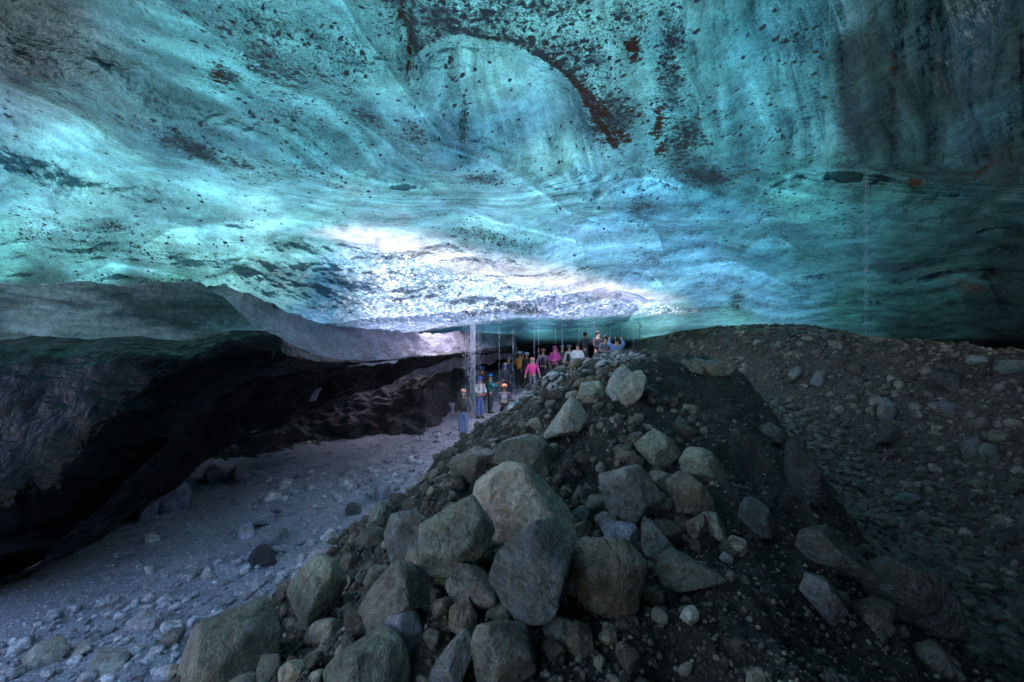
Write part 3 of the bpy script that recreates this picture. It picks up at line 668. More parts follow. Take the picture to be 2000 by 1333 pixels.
# grey green ice layer under the turquoise roof
o = loft('grey_ice_layer', [
    [(-900,540,9.0),(-300,548,9.2),(0,552,9.6),(150,556,9.8),(300,552,10.2),(380,548,10.7),(415,566,11.2)],
    [(-900,600,8.6),(-300,600,8.9),(0,600,9.3),(150,604,9.5),(300,600,10.0),(400,606,10.6),(480,622,11.2)],
    [(-900,680,8.6),(-300,680,8.9),(0,672,9.2),(150,668,9.4),(300,668,9.7),(450,665,10.4),(545,674,11.0)],
    [(-900,760,9.2),(-300,750,9.4),(0,740,9.7),(150,740,9.9),(300,735,10.2),(450,720,10.9),(570,700,11.6)]], M_GREYICE, 300, 120, 0.16, 1.2, octv=5)
tag(o, 'grey green clear ice layer with dirt blotches below the left ceiling', 'ice layer', kind='structure')
shelf = bpy.data.objects.new('ice_shelf', None); COL.objects.link(shelf); shelf.location = W(150, 1080, 8.6)
tag(shelf, 'dark glossy overhanging ice shelf undercut along the left side of the silt floor', 'ice shelf')
def child(o, par):
    o.parent = par; o.matrix_parent_inverse = Matrix.Translation(-par.location); return o
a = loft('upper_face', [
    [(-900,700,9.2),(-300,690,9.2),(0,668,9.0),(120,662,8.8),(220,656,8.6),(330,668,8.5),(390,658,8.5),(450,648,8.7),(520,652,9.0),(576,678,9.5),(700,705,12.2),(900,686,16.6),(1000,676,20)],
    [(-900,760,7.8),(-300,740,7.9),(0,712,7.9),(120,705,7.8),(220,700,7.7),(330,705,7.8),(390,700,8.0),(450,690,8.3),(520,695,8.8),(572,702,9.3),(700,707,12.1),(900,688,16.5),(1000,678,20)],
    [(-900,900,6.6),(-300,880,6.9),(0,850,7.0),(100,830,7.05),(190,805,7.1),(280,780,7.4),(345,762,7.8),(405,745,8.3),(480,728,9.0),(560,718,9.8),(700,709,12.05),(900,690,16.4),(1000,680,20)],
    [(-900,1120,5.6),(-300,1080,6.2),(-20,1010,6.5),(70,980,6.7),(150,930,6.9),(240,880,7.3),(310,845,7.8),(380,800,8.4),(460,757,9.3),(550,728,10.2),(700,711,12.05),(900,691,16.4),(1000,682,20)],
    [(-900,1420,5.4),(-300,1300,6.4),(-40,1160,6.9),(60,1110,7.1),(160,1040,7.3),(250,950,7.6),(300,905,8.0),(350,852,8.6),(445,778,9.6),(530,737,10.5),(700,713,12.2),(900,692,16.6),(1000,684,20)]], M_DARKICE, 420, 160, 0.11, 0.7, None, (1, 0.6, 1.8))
child(a, shelf)
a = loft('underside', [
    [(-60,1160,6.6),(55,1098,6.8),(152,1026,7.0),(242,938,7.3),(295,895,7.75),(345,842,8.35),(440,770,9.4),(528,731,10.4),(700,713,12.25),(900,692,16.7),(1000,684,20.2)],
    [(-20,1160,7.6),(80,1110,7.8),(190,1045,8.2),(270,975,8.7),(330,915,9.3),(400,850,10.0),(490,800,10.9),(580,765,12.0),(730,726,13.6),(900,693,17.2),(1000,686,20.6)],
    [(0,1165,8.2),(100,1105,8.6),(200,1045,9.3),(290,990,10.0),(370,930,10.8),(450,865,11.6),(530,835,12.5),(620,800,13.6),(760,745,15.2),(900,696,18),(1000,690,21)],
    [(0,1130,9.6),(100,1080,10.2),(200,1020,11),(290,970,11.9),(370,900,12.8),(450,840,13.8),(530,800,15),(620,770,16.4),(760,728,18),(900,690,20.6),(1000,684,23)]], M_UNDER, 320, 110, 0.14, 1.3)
child(a, shelf)
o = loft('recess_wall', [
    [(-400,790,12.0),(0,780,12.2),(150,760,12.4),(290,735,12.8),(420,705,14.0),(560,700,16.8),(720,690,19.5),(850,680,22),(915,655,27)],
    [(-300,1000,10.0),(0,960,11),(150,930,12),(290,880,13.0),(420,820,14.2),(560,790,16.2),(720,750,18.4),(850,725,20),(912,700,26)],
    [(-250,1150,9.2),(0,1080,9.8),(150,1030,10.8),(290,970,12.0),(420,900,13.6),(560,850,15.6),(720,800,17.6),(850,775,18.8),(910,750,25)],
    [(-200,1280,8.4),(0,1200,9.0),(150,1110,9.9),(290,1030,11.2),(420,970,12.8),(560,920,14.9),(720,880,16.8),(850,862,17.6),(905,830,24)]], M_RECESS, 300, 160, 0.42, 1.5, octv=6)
tag(o, 'black shadowed rubble wall beneath the ice shelf', 'rubble wall', kind='structure')

# ------------------------------------------------------------------ rocks
def ico(n):
    bm = bmesh.new(); bmesh.ops.create_icosphere(bm, subdivisions=n, radius=1.0)
    bm.verts.ensure_lookup_table()
    V = np.array([v.co[:] for v in bm.verts]); F = np.array([[v.index for v in f.verts] for f in bm.faces]); bm.free()
    return V, F
ICO = {k: ico(k) for k in (1, 2, 3, 4, 5, 6)}
def rock_r(D, N, dist, p=13):
    c = np.maximum(D@N.T, 0)/dist[None, :]
    return (c**p).sum(1)**(-1.0/p)
def random_rock(sub, seed, planes=15, p=12, rough=0.05):
    r = np.random.default_rng(seed); D, F = ICO[sub]
    N = r.normal(size=(planes, 3)); N /= np.linalg.norm(N, axis=1)[:, None]
    N = np.vstack([N, np.eye(3), -np.eye(3)]); d = np.concatenate([r.uniform(0.72, 1.0, planes), np.full(6, 1.0)])
    R = rock_r(D, N, d, p)
    R = R*(1+rough*fbm(D*1.7+seed, 3)+rough*0.35*fbm(D*5+seed, 2))
    V = D*R[:, None]; V /= np.abs(V).max(0)[None, :]
    return V, F

def outline_rock(poly, seed, sub, thick=0.85, p=25, rough=0.03, flat=0.3):
    """rock whose outline (given as photo px round its centre) and front facets come from half-spaces; returns px-unit verts in (right, away, up)"""
    r = np.random.default_rng(seed); P = np.array(poly, float)
    x, y = P[:, 0], P[:, 1]; x2, y2 = np.roll(x, -1), np.roll(y, -1); a = x*y2-x2*y; A = a.sum()/2
    c = np.array([((x+x2)*a).sum(), ((y+y2)*a).sum()])/(6*A)
    Q = P-c; Q[:, 1] *= -1
    if A < 0: pass
    rad = math.sqrt(abs(A)/math.pi)
    N = []; dist = []
    for i in range(len(Q)):
        q0, q1 = Q[i], Q[(i+1) % len(Q)]
        e = q1-q0; L = np.hypot(*e)
        if L < rad*0.12: continue
        n = np.array([e[1], -e[0]])/L
        if n@(q0+q1) < 0: n = -n
        d = max(n@q0, rad*0.35)
        tl = r.normal()*flat
        v = np.array([n[0], tl, n[1]]); s = np.linalg.norm(v)
        N.append(v/s); dist.append(d/s)
    for k in range(5):
        v = np.array([r.normal()*0.7, -1.0, r.normal()*0.5+0.45]); v /= np.linalg.norm(v); N.append(v); dist.append(rad*thick*r.uniform(0.82, 1.1))
    for k in range(4):
        v = np.array([r.normal()*0.5, 1.0, r.normal()*0.4]); v /= np.linalg.norm(v); N.append(v); dist.append(rad*thick*r.uniform(0.85, 1.05))
    D, F = ICO[sub]
    R = rock_r(D, np.array(N), np.array(dist), p)*1.05
    R = R*(1+rough*fbm(D*1.6+seed*3.1, 3)+rough*0.5*fbm(D*4.5+seed, 3)+rough*0.18*fbm(D*14+seed, 2))
    return D*R[:, None], F, c, rad

# tints: linear albedo
TAN = (0.40, 0.355, 0.30); GRN = (0.17, 0.19, 0.155); GRY = (0.17, 0.18, 0.18); DRK = (0.085, 0.095, 0.10); BRN = (0.16, 0.135, 0.105); PAL = (0.34, 0.36, 0.36); OLV = (0.24, 0.26, 0.21); LAV = (0.36, 0.37, 0.46)
ROCKS = [
 ('large tan speckled boulder tilted on top of the central pile', TAN, [(925,960),(942,938),(1000,907),(1034,914),(1064,946),(1110,992),(1112,1020),(1050,1062),(987,1069),(955,1035),(931,986)], -.25),
 ('big greenish grey boulder leaning against the tan boulder from its left', GRN, [(820,1100),(824,1030),(890,990),(925,970),(950,1010),(988,1068),(968,1092),(930,1118),(880,1120),(846,1152),(828,1140)], 0),
 ('dark slate boulder with a pointed top directly below the tan boulder', DRK, [(1065,1012),(1092,1014),(1112,1040),(1120,1085),(1108,1145),(1050,1172),(1000,1162),(957,1130),(966,1095),(1000,1055),(1035,1025)], -.35),
 ('rounded brown speckled boulder right of the dark slate boulder', BRN, [(1116,1120),(1122,1085),(1150,1058),(1200,1056),(1245,1078),(1263,1110),(1255,1155),(1235,1192),(1190,1212),(1148,1196)], -.1),
 ('dark grey-green boulder just behind and above the tan boulder', (0.10,0.115,0.095), [(968,900),(980,866),(1020,853),(1060,862),(1090,890),(1094,912),(1062,936),(1010,925)], .2),
 ('large smooth grey boulder on the right shoulder of the pile', GRY, [(1173,945),(1200,920),(1235,914),(1270,935),(1290,965),(1298,1002),(1280,1022),(1240,1022),(1205,1006),(1180,975)], 0),
 ('brown angular boulder right of the large smooth grey boulder', BRN, [(1308,940),(1330,924),(1355,935),(1380,960),(1389,985),(1360,1010),(1335,1006),(1312,978)], 0),
 ('pale olive boulder above the smooth grey boulder', OLV, [(1238,870),(1260,855),(1300,852),(1325,868),(1331,892),(1300,912),(1262,904)], 0),
 ('grey smooth wedge boulder beside the pale olive boulder', OLV, [(1327,900),(1335,880),(1370,876),(1402,895),(1420,930),(1414,950),(1380,945),(1342,926)], 0),
 ('light topped squarish boulder left of the greenish boulder', GRY, [(754,1045),(762,1006),(800,999),(830,1018),(834,1045),(816,1078),(772,1082)], 0),
 ('olive boulder with a pale green flank half buried in grit', OLV, [(567,1150),(590,1110),(620,1085),(652,1095),(668,1135),(652,1182),(630,1222),(590,1202)], 0),
 ('pointed brown grey boulder below the light topped squarish one', (0.15,0.145,0.13), [(770,1099),(800,1110),(850,1185),(842,1218),(760,1228),(698,1226),(716,1170),(745,1125)], -.1),
 ('big rounded boulder with soil on top at the lower left edge of the pile', (0.19,0.185,0.155), [(340,1270),(360,1230),(420,1208),(490,1214),(530,1245),(546,1278),(535,1333),(440,1356),(352,1325)], 0),
 ('wide slanted boulder cut off by the bottom of the picture', GRN, [(590,1345),(670,1272),(740,1245),(782,1245),(799,1282),(798,1370),(690,1385)], -.1),
 ('bluish white ribbed boulder between soil clods near the bottom', (0.24,0.25,0.30), [(738,1238),(760,1200),(800,1193),(822,1215),(827,1252),(795,1268)], .1),
 ('knobbly grey boulder under the left foot of the dark slate boulder', (0.15,0.15,0.14), [(872,1145),(885,1118),(920,1114),(950,1125),(969,1150),(960,1176),(930,1188),(890,1180)], 0),
 ('small brown boulder tucked under the knobbly grey boulder', BRN, [(878,1190),(915,1175),(932,1205),(905,1242),(878,1228)], .1),
 ('upright narrow green grey boulder below the dark slate boulder', GRN, [(948,1200),(972,1156),(990,1147),(1013,1165),(1011,1200),(985,1222),(950,1222)], 0),
 ('long leaning slab pointing up to the right at the bottom', (0.16,0.175,0.18), [(834,1332),(860,1290),(918,1216),(936,1214),(939,1242),(916,1290),(890,1345),(842,1350)], -.1),
 ('round rough boulder at the bottom centre', (0.15,0.15,0.13), [(920,1262),(942,1222),(990,1220),(1030,1245),(1046,1290),(1032,1332),(980,1350),(932,1318)], -.1),
 ('small grey block left of its darker twin at the bottom', GRY, [(1060,1232),(1084,1207),(1106,1209),(1124,1226),(1108,1252),(1076,1258)], 0),
 ('small dark block right of its paler twin at the bottom', BRN, [(1098,1238),(1130,1222),(1156,1240),(1156,1272),(1120,1282),(1096,1266)], 0),
 ('small pale boulder tip at the very bottom left of the round rough boulder', GRY, [(838,1345),(850,1318),(870,1315),(886,1330),(886,1356),(846,1362)], -.1),
 ('bluish white broken stone above the brown speckled boulder', (0.27,0.29,0.36), [(1180,1046),(1195,1028),(1240,1025),(1246,1050),(1225,1076),(1200,1062)], .05),
 ('long dark stone lying right of the bluish white broken stone', BRN, [(1245,1028),(1300,1027),(1336,1040),(1341,1060),(1300,1072),(1250,1057)], .05),
 ('rounded grey stone below the long dark stone', GRY, [(1256,1076),(1270,1056),(1300,1052),(1316,1070),(1300,1100),(1270,1099)], 0),
 ('dark stone streaked with white right of the brown speckled boulder', (0.13,0.15,0.13), [(1280,1110),(1318,1080),(1355,1093),(1367,1120),(1346,1146),(1310,1156),(1284,1134)], 0),
 ('pale speckled slab standing on edge right of the pile', (0.26,0.28,0.25), [(1378,1006),(1400,1006),(1421,1050),(1410,1058),(1386,1046)], 0),
 ('dark block touching the left side of the pale speckled slab', BRN, [(1340,1022),(1376,1004),(1383,1040),(1366,1054),(1344,1040)], .05),
 ('rounded dark dome stone alone on the right slope of the mound', DRK, [(1438,1008),(1460,985),(1500,993),(1513,1015),(1500,1036),(1460,1032)], 0),
 ('flat grey blue stone under the large smooth grey boulder', GRY, [(1157,1012),(1185,1002),(1225,1015),(1231,1028),(1178,1036)], -.05),
 ('small dark rounded stone in the gap right of the tan boulder', DRK, [(1117,1008),(1140,989),(1160,995),(1166,1012),(1145,1029),(1120,1023)], 0),
 ('large smooth dark hump on the lower right slope', (0.075,0.078,0.07), [(1543,1058),(1570,1040),(1612,1038),(1662,1068),(1702,1110),(1650,1126),(1590,1100)], 0),
 ('boulder with a pale blue top in the dark lower right', (0.18,0.18,0.19), [(1553,1138),(1580,1124),(1615,1135),(1650,1180),(1656,1216),(1610,1206),(1570,1162)], 0),
 ('broad dark smooth boulder near the lower right corner of the mound', (0.05,0.052,0.046), [(1690,1130),(1740,1095),(1800,1110),(1840,1160),(1842,1215),(1780,1225),(1710,1190)], 0),
 ('small pale pointed stone on bare soil in the lower right', PAL, [(1324,1202),(1355,1183),(1371,1204),(1342,1220)], 0),
 ('tiny pale grey stone beside the dark dome stone slope', PAL, [(1404,1090),(1415,1080),(1430,1088),(1424,1100),(1408,1100)], 0),
 ('smooth black bedrock flank falling into the trench', (0.035,0.04,0.045), [(1530,838),(1545,824),(1574,880),(1592,950),(1596,1012),(1574,990),(1548,920)], .6),
 ('egg shaped grey stone perched above the smooth black flank', (0.15,0.155,0.14), [(1491,845),(1508,829),(1530,842),(1524,868),(1502,867)], -.2),
 ('pale square block near the top of the lit ridge', (0.36,0.38,0.30), [(1134,753),(1170,748),(1183,765),(1181,788),(1150,790),(1133,776)], 0),
 ('long pale smooth boulder pointing down the left flank', (0.34,0.37,0.34), [(1098,792),(1118,775),(1152,798),(1142,826),(1092,856),(1054,862),(1080,825)], 0),
 ('tall pale smooth boulder leaning at the head of the mound', (0.38,0.38,0.33), [(1212,765),(1224,736),(1250,718),(1262,740),(1250,776),(1226,799),(1213,786)], 0),
 ('blue grey cracked boulder right of the pale square block', (0.30,0.33,0.33), [(1184,768),(1200,735),(1232,716),(1240,736),(1214,772),(1190,782)], .2),
 ('brown block under the far lit ridge', (0.17,0.15,0.11), [(1110,760),(1125,742),(1165,740),(1170,752),(1134,756)], .3),
 ('flat topped brown stone on the summit of the mound', (0.16,0.16,0.12), [(1338,712),(1355,702),(1380,706),(1402,722),(1380,734),(1346,726)], 0),
 ('olive stone right of the flat topped summit stone', (0.15,0.155,0.12), [(1378,716),(1408,704),(1440,720),(1428,738),(1392,736)], 0),
 ('dark earthy rock with sloping top left of the dark grey-green boulder', (0.12,0.12,0.095), [(862,942),(880,905),(925,880),(966,886),(975,912),(930,938)], .1),
 ('small dark boulder at the left fringe of the mound near the white gravel', (0.14,0.16,0.15), [(718,1015),(744,980),(772,996),(760,1022),(738,1030)], 0),
 ('flat brown rock slab hidden under the light topped squarish boulder', (0.12,0.12,0.10), [(690,1060),(720,1030),(760,1040),(756,1066),(710,1072)], 0),
 ('pale smooth cobble nearest the lower left corner', PAL, [(50,1288),(70,1260),(124,1249),(133,1274),(102,1296),(58,1302)], 0),
 ('pale angular cobble right of the smooth corner cobble', PAL, [(162,1297),(190,1271),(240,1275),(249,1290),(206,1308)], 0),
 ('long thin pale stone between the two corner cobbles', PAL, [(134,1272),(165,1256),(186,1266),(160,1282)], 0),
 ('flat lavender slab in the stony patch at lower left', LAV, [(248,1216),(280,1196),(314,1206),(312,1224),(276,1234)], 0),
 ('dark grey cobble against the rounded soil topped boulder', GRY, [(312,1256),(334,1230),(358,1232),(352,1252),(328,1266)], 0),
 ('black shiny angular stone in the middle of the silt floor', (0.03,0.035,0.04), [(482,1090),(500,1069),(532,1078),(541,1100),(508,1107)], 0),
 ('round grey stone just above the black shiny stone', (0.22,0.23,0.27), [(502,1058),(520,1038),(548,1042),(552,1060),(528,1068)], 0),
 ('lavender stone at the top of the stone cluster on the silt floor', (0.26,0.27,0.33), [(486,1016),(506,1000),(532,1006),(528,1024),(500,1030)], 0),
 ('pale lavender stone at the left of the stone cluster on the silt floor', LAV, [(458,1044),(476,1026),(498,1032),(496,1048),(472,1052)], 0),
 ('small dark wedge stone alone on the silt floor', (0.07,0.09,0.09), [(667,996),(684,982),(700,988),(707,1004),(690,1008)], 0),
 ('bright white stone farthest out on the silt floor', (0.60,0.60,0.64), [(542,946),(554,938),(568,943),(564,956),(548,958)], 0),
 ('bright white stone pair member nearest the shelf', (0.58,0.58,0.62), [(512,972),(526,962),(545,966),(542,976),(520,980)], 0),
 ('grey lavender boulder in the white gravel by the mound foot', (0.30,0.31,0.38), [(720,962),(736,934),(756,944),(768,968),(738,978)], 0),
 ('flat pale slab half sunk near the mound foot', LAV, [(608,1084),(624,1065),(656,1074),(650,1092),(622,1096)], 0),
 ('pale blue boulder resting under the edge of the ice shelf', (0.20,0.21,0.30), [(288,964),(318,940),(360,944),(368,980),(350,1002),(302,994)], -.3),
 ('smaller blue grey boulder left of the one under the shelf', (0.17,0.18,0.26), [(268,996),(286,974),(305,986),(302,1014),(276,1016)], -.3),
 ('dim blue grey boulder deep under the shelf', (0.12,0.12,0.18), [(396,926),(418,908),(438,922),(430,944),(402,946)], -.2),
 ('rounded dim boulder right of the deep blue grey one', (0.14,0.14,0.20), [(440,930),(462,912),(490,922),(488,940),(452,946)], -.2),
 ('leaning long pale stone set in the right bank', (0.24,0.26,0.28), [(1716,812),(1722,782),(1735,776),(1740,800),(1728,826)], 0),
 ('pale stone lying diagonally in the upper right bank', (0.26,0.27,0.30), [(1542,735),(1556,716),(1566,718),(1560,738),(1548,746)], 0),
 ('pale upright stone in the upper middle of the right bank', (0.26,0.27,0.30), [(1586,748),(1596,726),(1608,728),(1602,748),(1592,756)], 0),
 ('big speckled oval stone low on the right bank', (0.15,0.15,0.16), [(1878,884),(1896,858),(1914,850),(1918,874),(1900,892),(1884,894)], 0),
 ('pale bluish stone right of the speckled oval stone', (0.20,0.23,0.24), [(1914,880),(1926,866),(1940,872),(1940,900),(1925,906)], 0),
 ('dull green stone under the pale bluish bank stone', (0.13,0.15,0.13), [(1930,900),(1952,890),(1958,902),(1940,910)], 0),
 ('smooth grey cobble with a light top in the trench', (0.20,0.22,0.24), [(1746,978),(1764,965),(1790,966),(1792,978),(1764,990)], 0),
 ('round grey cobble in the middle of the trench', (0.17,0.19,0.18), [(1664,950),(1678,938),(1696,944),(1700,958),(1682,966)], 0),
 ('flat grey rock slab at the far right rim of the bank', (0.16,0.18,0.17), [(1935,715),(1960,702),(1990,706),(2000,722),(1965,730)], -.1),
 ('pale long stone on the crest of the right bank', (0.24,0.27,0.27), [(1880,704),(1896,694),(1918,698),(1916,708),(1892,712)], -.1),
 ('overhanging brown slab in the right bank', (0.09,0.085,0.08), [(1808,742),(1830,724),(1880,728),(1888,746),(1850,762),(1822,758)], 0),
 ('grey blue stone above the dark hollow of the bank', (0.16,0.17,0.19), [(1828,796),(1846,782),(1870,790),(1866,806),(1840,808)], 0),
 ('dark rock rib jutting from the middle of the bank', (0.07,0.065,0.06), [(1700,868),(1735,840),(1760,832),(1762,850),(1730,872)], 0),
]
def put_outline(i, label, tint, poly, off):
    P = np.array(poly, float)
    area = 0.5*abs((P[:, 0]*np.roll(P[:, 1], -1)-np.roll(P[:, 0], -1)*P[:, 1]).sum())
    sub = 6 if area > 5500 else (5 if area > 900 else 4)
    V, F, c, rad = outline_rock(poly, 100+i, sub)
    yb = hit_ground(c[0], min(P[:, 1].max()-0.12*rad, 1500))
    yc = hit_ground(c[0], c[1])
    Yc = 0.5*min(yb, yc)+0.5*yb
    Yc = Yc*(1+0.35*rad/FPX)*(1+off*rad/FPX)
    s = Yc/FPX
    V = V*s
    ctr = np.array(W(c[0], c[1], Yc))
    base = ctr+np.array([0, 0, V[:, 2].min()])
    V = V+np.array([0, 0, -V[:, 2].min()])
    # shear so that the outline is what the ray bundle sees at that place
    me = mesh_np('boulder', V, F, [M_ROCK])
    nm = 'boulder' if rad*s > 0.11 else 'stone'
    o = link(nm, me); o.location = base; o.color = (*[min(.75, c_*m_) for c_, m_ in zip(tint, (1.16, 1.13, 1.02) if Yc < 8 or c[0] > 1000 or tint[2] < tint[0] else (1.25, 1.25, 1.25))], 1)
    tag(o, label, 'boulder' if nm == 'boulder' else 'stone', 'boulders and stones placed about the cave')
    return o
HERO = []
for i, (lb, tint, poly, off) in enumerate(ROCKS):
    o = put_outline(i, lb, tint, poly, off); HERO.append(o)

# scattered stones -----------------------------------------------------------
VAR = {k: [random_rock(k, 500+j, 12, 11 if k > 1 else 9, 0.06 if k > 2 else 0.02)[0] for j in range(10)] for k in (1, 2, 3, 4)}
def region_of(x, y): return ground(x, y, True)[1]
def sample(n, x0, x1, y0, y1, reg, ypow=1.0):
    """random terrain points in a region, denser towards the camera"""
    out = []
    tot = 0
    while tot < n:
        u = RNG.random(n*3)
        y = y0*(y1/y0)**u if ypow else y0+(y1-y0)*u
        x = RNG.uniform(x0, x1, n*3)*(y/y1 if x0 < -900 else 1)
        w = np.clip((y/y0)**0.0, 0, 1)
        z, r = ground(x, y, True)
        px = 1000+FPX*x/y
        ok = np.isin(r, reg) & (px > -120) & (px < 2120)
        out.append(np.stack([x[ok], y[ok], z[ok]], 1)); tot += ok.sum()
    return np.vstack(out)[:n]
def pal(region, n):
    r = RNG.random((n, 1)); g = RNG.random((n, 1))
    if region == 'floor': c = np.array([0.17, 0.18, 0.22])*(1-r)+np.array([0.56, 0.57, 0.62])*r
    elif region == 'mound': c = np.array([0.05, 0.048, 0.040])*(1-r**3)+np.array([0.22, 0.225, 0.20])*r**3
    elif region == 'ridge': c = np.array([0.24, 0.25, 0.26])*(1-r)+np.array([0.50, 0.50, 0.54])*r  # ridge stones tinted paler and more lavender, as if lit
    elif region == 'trench': c = np.array([0.07, 0.07, 0.062])*(1-r)+np.array([0.19, 0.195, 0.185])*r
    else: c = np.array([0.075, 0.064, 0.056])*(1-r**2)+np.array([0.30, 0.29, 0.285])*r**2
    return c*(0.85+0.3*g)*{'floor': 1.45, 'mound': 1.5, 'ridge': 1.15, 'trench': 1.35, 'bank': 1.25}[region]*(np.array([1.0, 1.0, 1.0]) if region in ('floor', 'ridge') else np.array([1.14, 1.0, 0.84]))
LAYERS = []   # position, size, flatness, sink, region key
def layer(key, pts, smin, smax, expo, flat, sink):
    n = len(pts); s = smin*(smax/smin)**(RNG.random(n)**expo)
    LAYERS.append((key, pts, s, np.full(n, flat), np.full(n, sink)))
# silt floor: loose scatter plus bands of stones
P = sample(6000, -9.5, 3, 5.0, 19, [0]); 
dens = fbm(P3(P[:, 0]*0.45, P[:, 1]*0.45, 4.0), 3)+0.9*np.exp(-((P[:, 0]+5.2-0.25*(P[:, 1]-8))/1.0)**2)+0.5*np.exp(-((P[:, 1]-5.6)/0.9)**2)
P = P[dens > RNG.uniform(0.15, 0.9, len(P))]
layer('floor', P, 0.012, 0.13, 2.2, 0.6, 0.25)
P = sample(2500, -6, 2, 5.0, 18, [0]); xe = crest(P[:, 1])[0]-ip(P[:, 1], [0, 2.5, 5, 9, 13, 15, 18], [5.5, 5.5, 5.7, 6.0, 4.1, 3.4, 3.0])
P = P[np.abs(P[:, 0]-xe+0.3) < 0.9*RNG.random(len(P))+0.2]
layer('floor', P, 0.015, 0.12, 1.6, 0.65, 0.2)
P = sample(6500, -9.5, 2, 5.0, 19, [0]); layer('floor', P, 0.008, 0.028, 1.5, 0.7, 0.2)
# mound
P = sample(30000, -5, 8, 2.0, 14, [1]); keep = RNG.random(len(P)) < np.clip(1.5*np.exp(-P[:, 1]/9), 0, 1); layer('mound', P[keep], 0.005, 0.022, 1.6, 0.75, 0.1)
P = sample(5200, -5, 8, 2.2, 14, [1]); P = P[(P[:, 0] < crest(P[:, 1])[0]-0.5*(P[:, 1] > 5)) | (RNG.random(len(P)) < 0.22)]; layer('mound', P, 0.02, 0.075, 2.0, 0.75, 0.3)
P = sample(300, -5, 8, 2.8, 14, [1]); P = P[(P[:, 0] < crest(P[:, 1])[0]+0.3) | (RNG.random(len(P)) < 0.3)]; layer('mound', P, 0.06, 0.15, 1.8, 0.8, 0.3)
P = sample(3000, -2.5, 3.6, 8.5, 15, [1]); P = P[P[:, 0] < crest(P[:, 1])[0]-0.4]; layer('ridge', P, 0.012, 0.14, 3.0, 0.55, 0.3)
P = sample(1300, -4, 4, 2.8, 12, [1]); P = P[(P[:, 0] < crest(P[:, 1])[0]+0.2)]; layer('mound', P[:650], 0.04, 0.15, 1.8, 0.75, 0.3)
# trench cobbles: crowded flat stones
P = sample(4200, 4.5, 9.5, 5.5, 15, [3, 1]); P = P[(np.abs(P[:, 0]-ip(P[:, 1], [6, 7.4, 9.5, 11, 13, 15], [6.8, 7.1, 7.5, 7.7, 8.2, 8.4])) < 0.95)]
layer('trench', P, 0.04, 0.13, 1.3, 0.45, 0.2)
# bank
P = sample(15000, 6, 18, 6.5, 27, [2]); layer('bank', P, 0.016, 0.065, 1.6, 0.7, 0.3)
P = sample(2000, 6, 18, 6.5, 27, [2]); layer('bank', P, 0.05, 0.19, 1.8, 0.65, 0.42)
P = sample(2500, 8, 18, 9, 24, [2]); cz = bank(P[:, 0], P[:, 1]); P = P[P[:, 2] > -0.7+RNG.uniform(0, 0.5, len(P))]; layer('bank', P, 0.05, 0.2, 1.8, 0.5, 0.3)
key = np.concatenate([[L[0]]*len(L[1]) for L in LAYERS]); pts = np.vstack([L[1] for L in LAYERS]); siz = np.concatenate([L[2] for L in LAYERS])
fl = np.concatenate([L[3] for L in LAYERS]); sk = np.concatenate([L[4] for L in LAYERS])
# keep clear of the hero rocks and the people
hp = np.array([o.location[:] for o in HERO]); hr = np.array([max(o.dimensions)*0.36 for o in HERO])
ok = np.ones(len(pts), bool)
for q, r in zip(hp, hr): ok &= ~((np.hypot(pts[:, 0]-q[0], pts[:, 1]-q[1]) < r) & (siz > 0.04))
key, pts, siz, fl, sk = key[ok], pts[ok], siz[ok], fl[ok], sk[ok]
eul = RNG.uniform(0, 2*math.pi, (len(pts), 3)); asp = RNG.uniform(0.6, 1.0, len(pts))
# tilt with the slope
e = 0.08
gx = (ground(pts[:, 0]+e, pts[:, 1])-ground(pts[:, 0]-e, pts[:, 1]))/(2*e); gy = (ground(pts[:, 0], pts[:, 1]+e)-ground(pts[:, 0], pts[:, 1]-e))/(2*e)
nrm = np.stack([-gx, -gy, np.ones(len(pts))], 1)+RNG.normal(size=(len(pts), 3))*0.22; nrm /= np.linalg.norm(nrm, axis=1)[:, None]
th = eul[:, 0]; t1 = np.stack([np.cos(th), np.sin(th), np.zeros(len(pts))], 1); t1 -= nrm*(t1*nrm).sum(1)[:, None]; t1 /= np.linalg.norm(t1, axis=1)[:, None]; t2 = np.cross(nrm, t1)
S = np.stack([siz, siz*asp, siz*fl], 1)
R = np.stack([t1, t2, nrm], 2)*S[:, None, :]          # columns scaled
pos = pts+nrm*(siz*fl*(1-2*sk))[:, None]+np.array([0, 0, H])
cols = np.zeros((len(pts), 3))
for k in np.unique(key): cols[key == k] = pal(k, (key == k).sum())
pyv = 667-FPX*pts[:, 2]/pts[:, 1]
scr = siz/pts[:, 1]*FPX*np.where((pyv > 1340) | (pyv < 600), 0.1, 1)
order = np.argsort(-scr)
NIND = 215
ind = order[:NIND]; rest = order[NIND:]
LBL = {'floor': ('small pale cobble lying on the lavender silt floor', 'cobbles on the silt floor'), 'mound': ('small dark cobble bedded in the gritty soil of the mound', 'cobbles in the soil of the mound'),
       'ridge': ('cobble tinted paler as if lit, on the left flank of the mound near the visitors', 'cobbles on the lit flank of the mound'), 'trench': ('flat grey cobble packed in the trench right of the mound', 'cobbles of the trench'),
       'bank': ('cobble half buried in the brown right bank', 'cobbles in the right bank')}
cob = {}
for j in range(10):
    cob[j] = mesh_np('cobble', VAR[4][j], ICO[4][1], [M_ROCK])
for q in ind:
    o = bpy.data.objects.new('cobble', cob[int(q) % 10]); COL.objects.link(o)
    M = Matrix([[*R[q][a], pos[q][a]] for a in range(3)]+[[0, 0, 0, 1]]); o.matrix_world = M
    o.color = (*cols[q], 1); lb, gr = LBL[key[q]]
    tag(o, lb, 'cobble', gr)
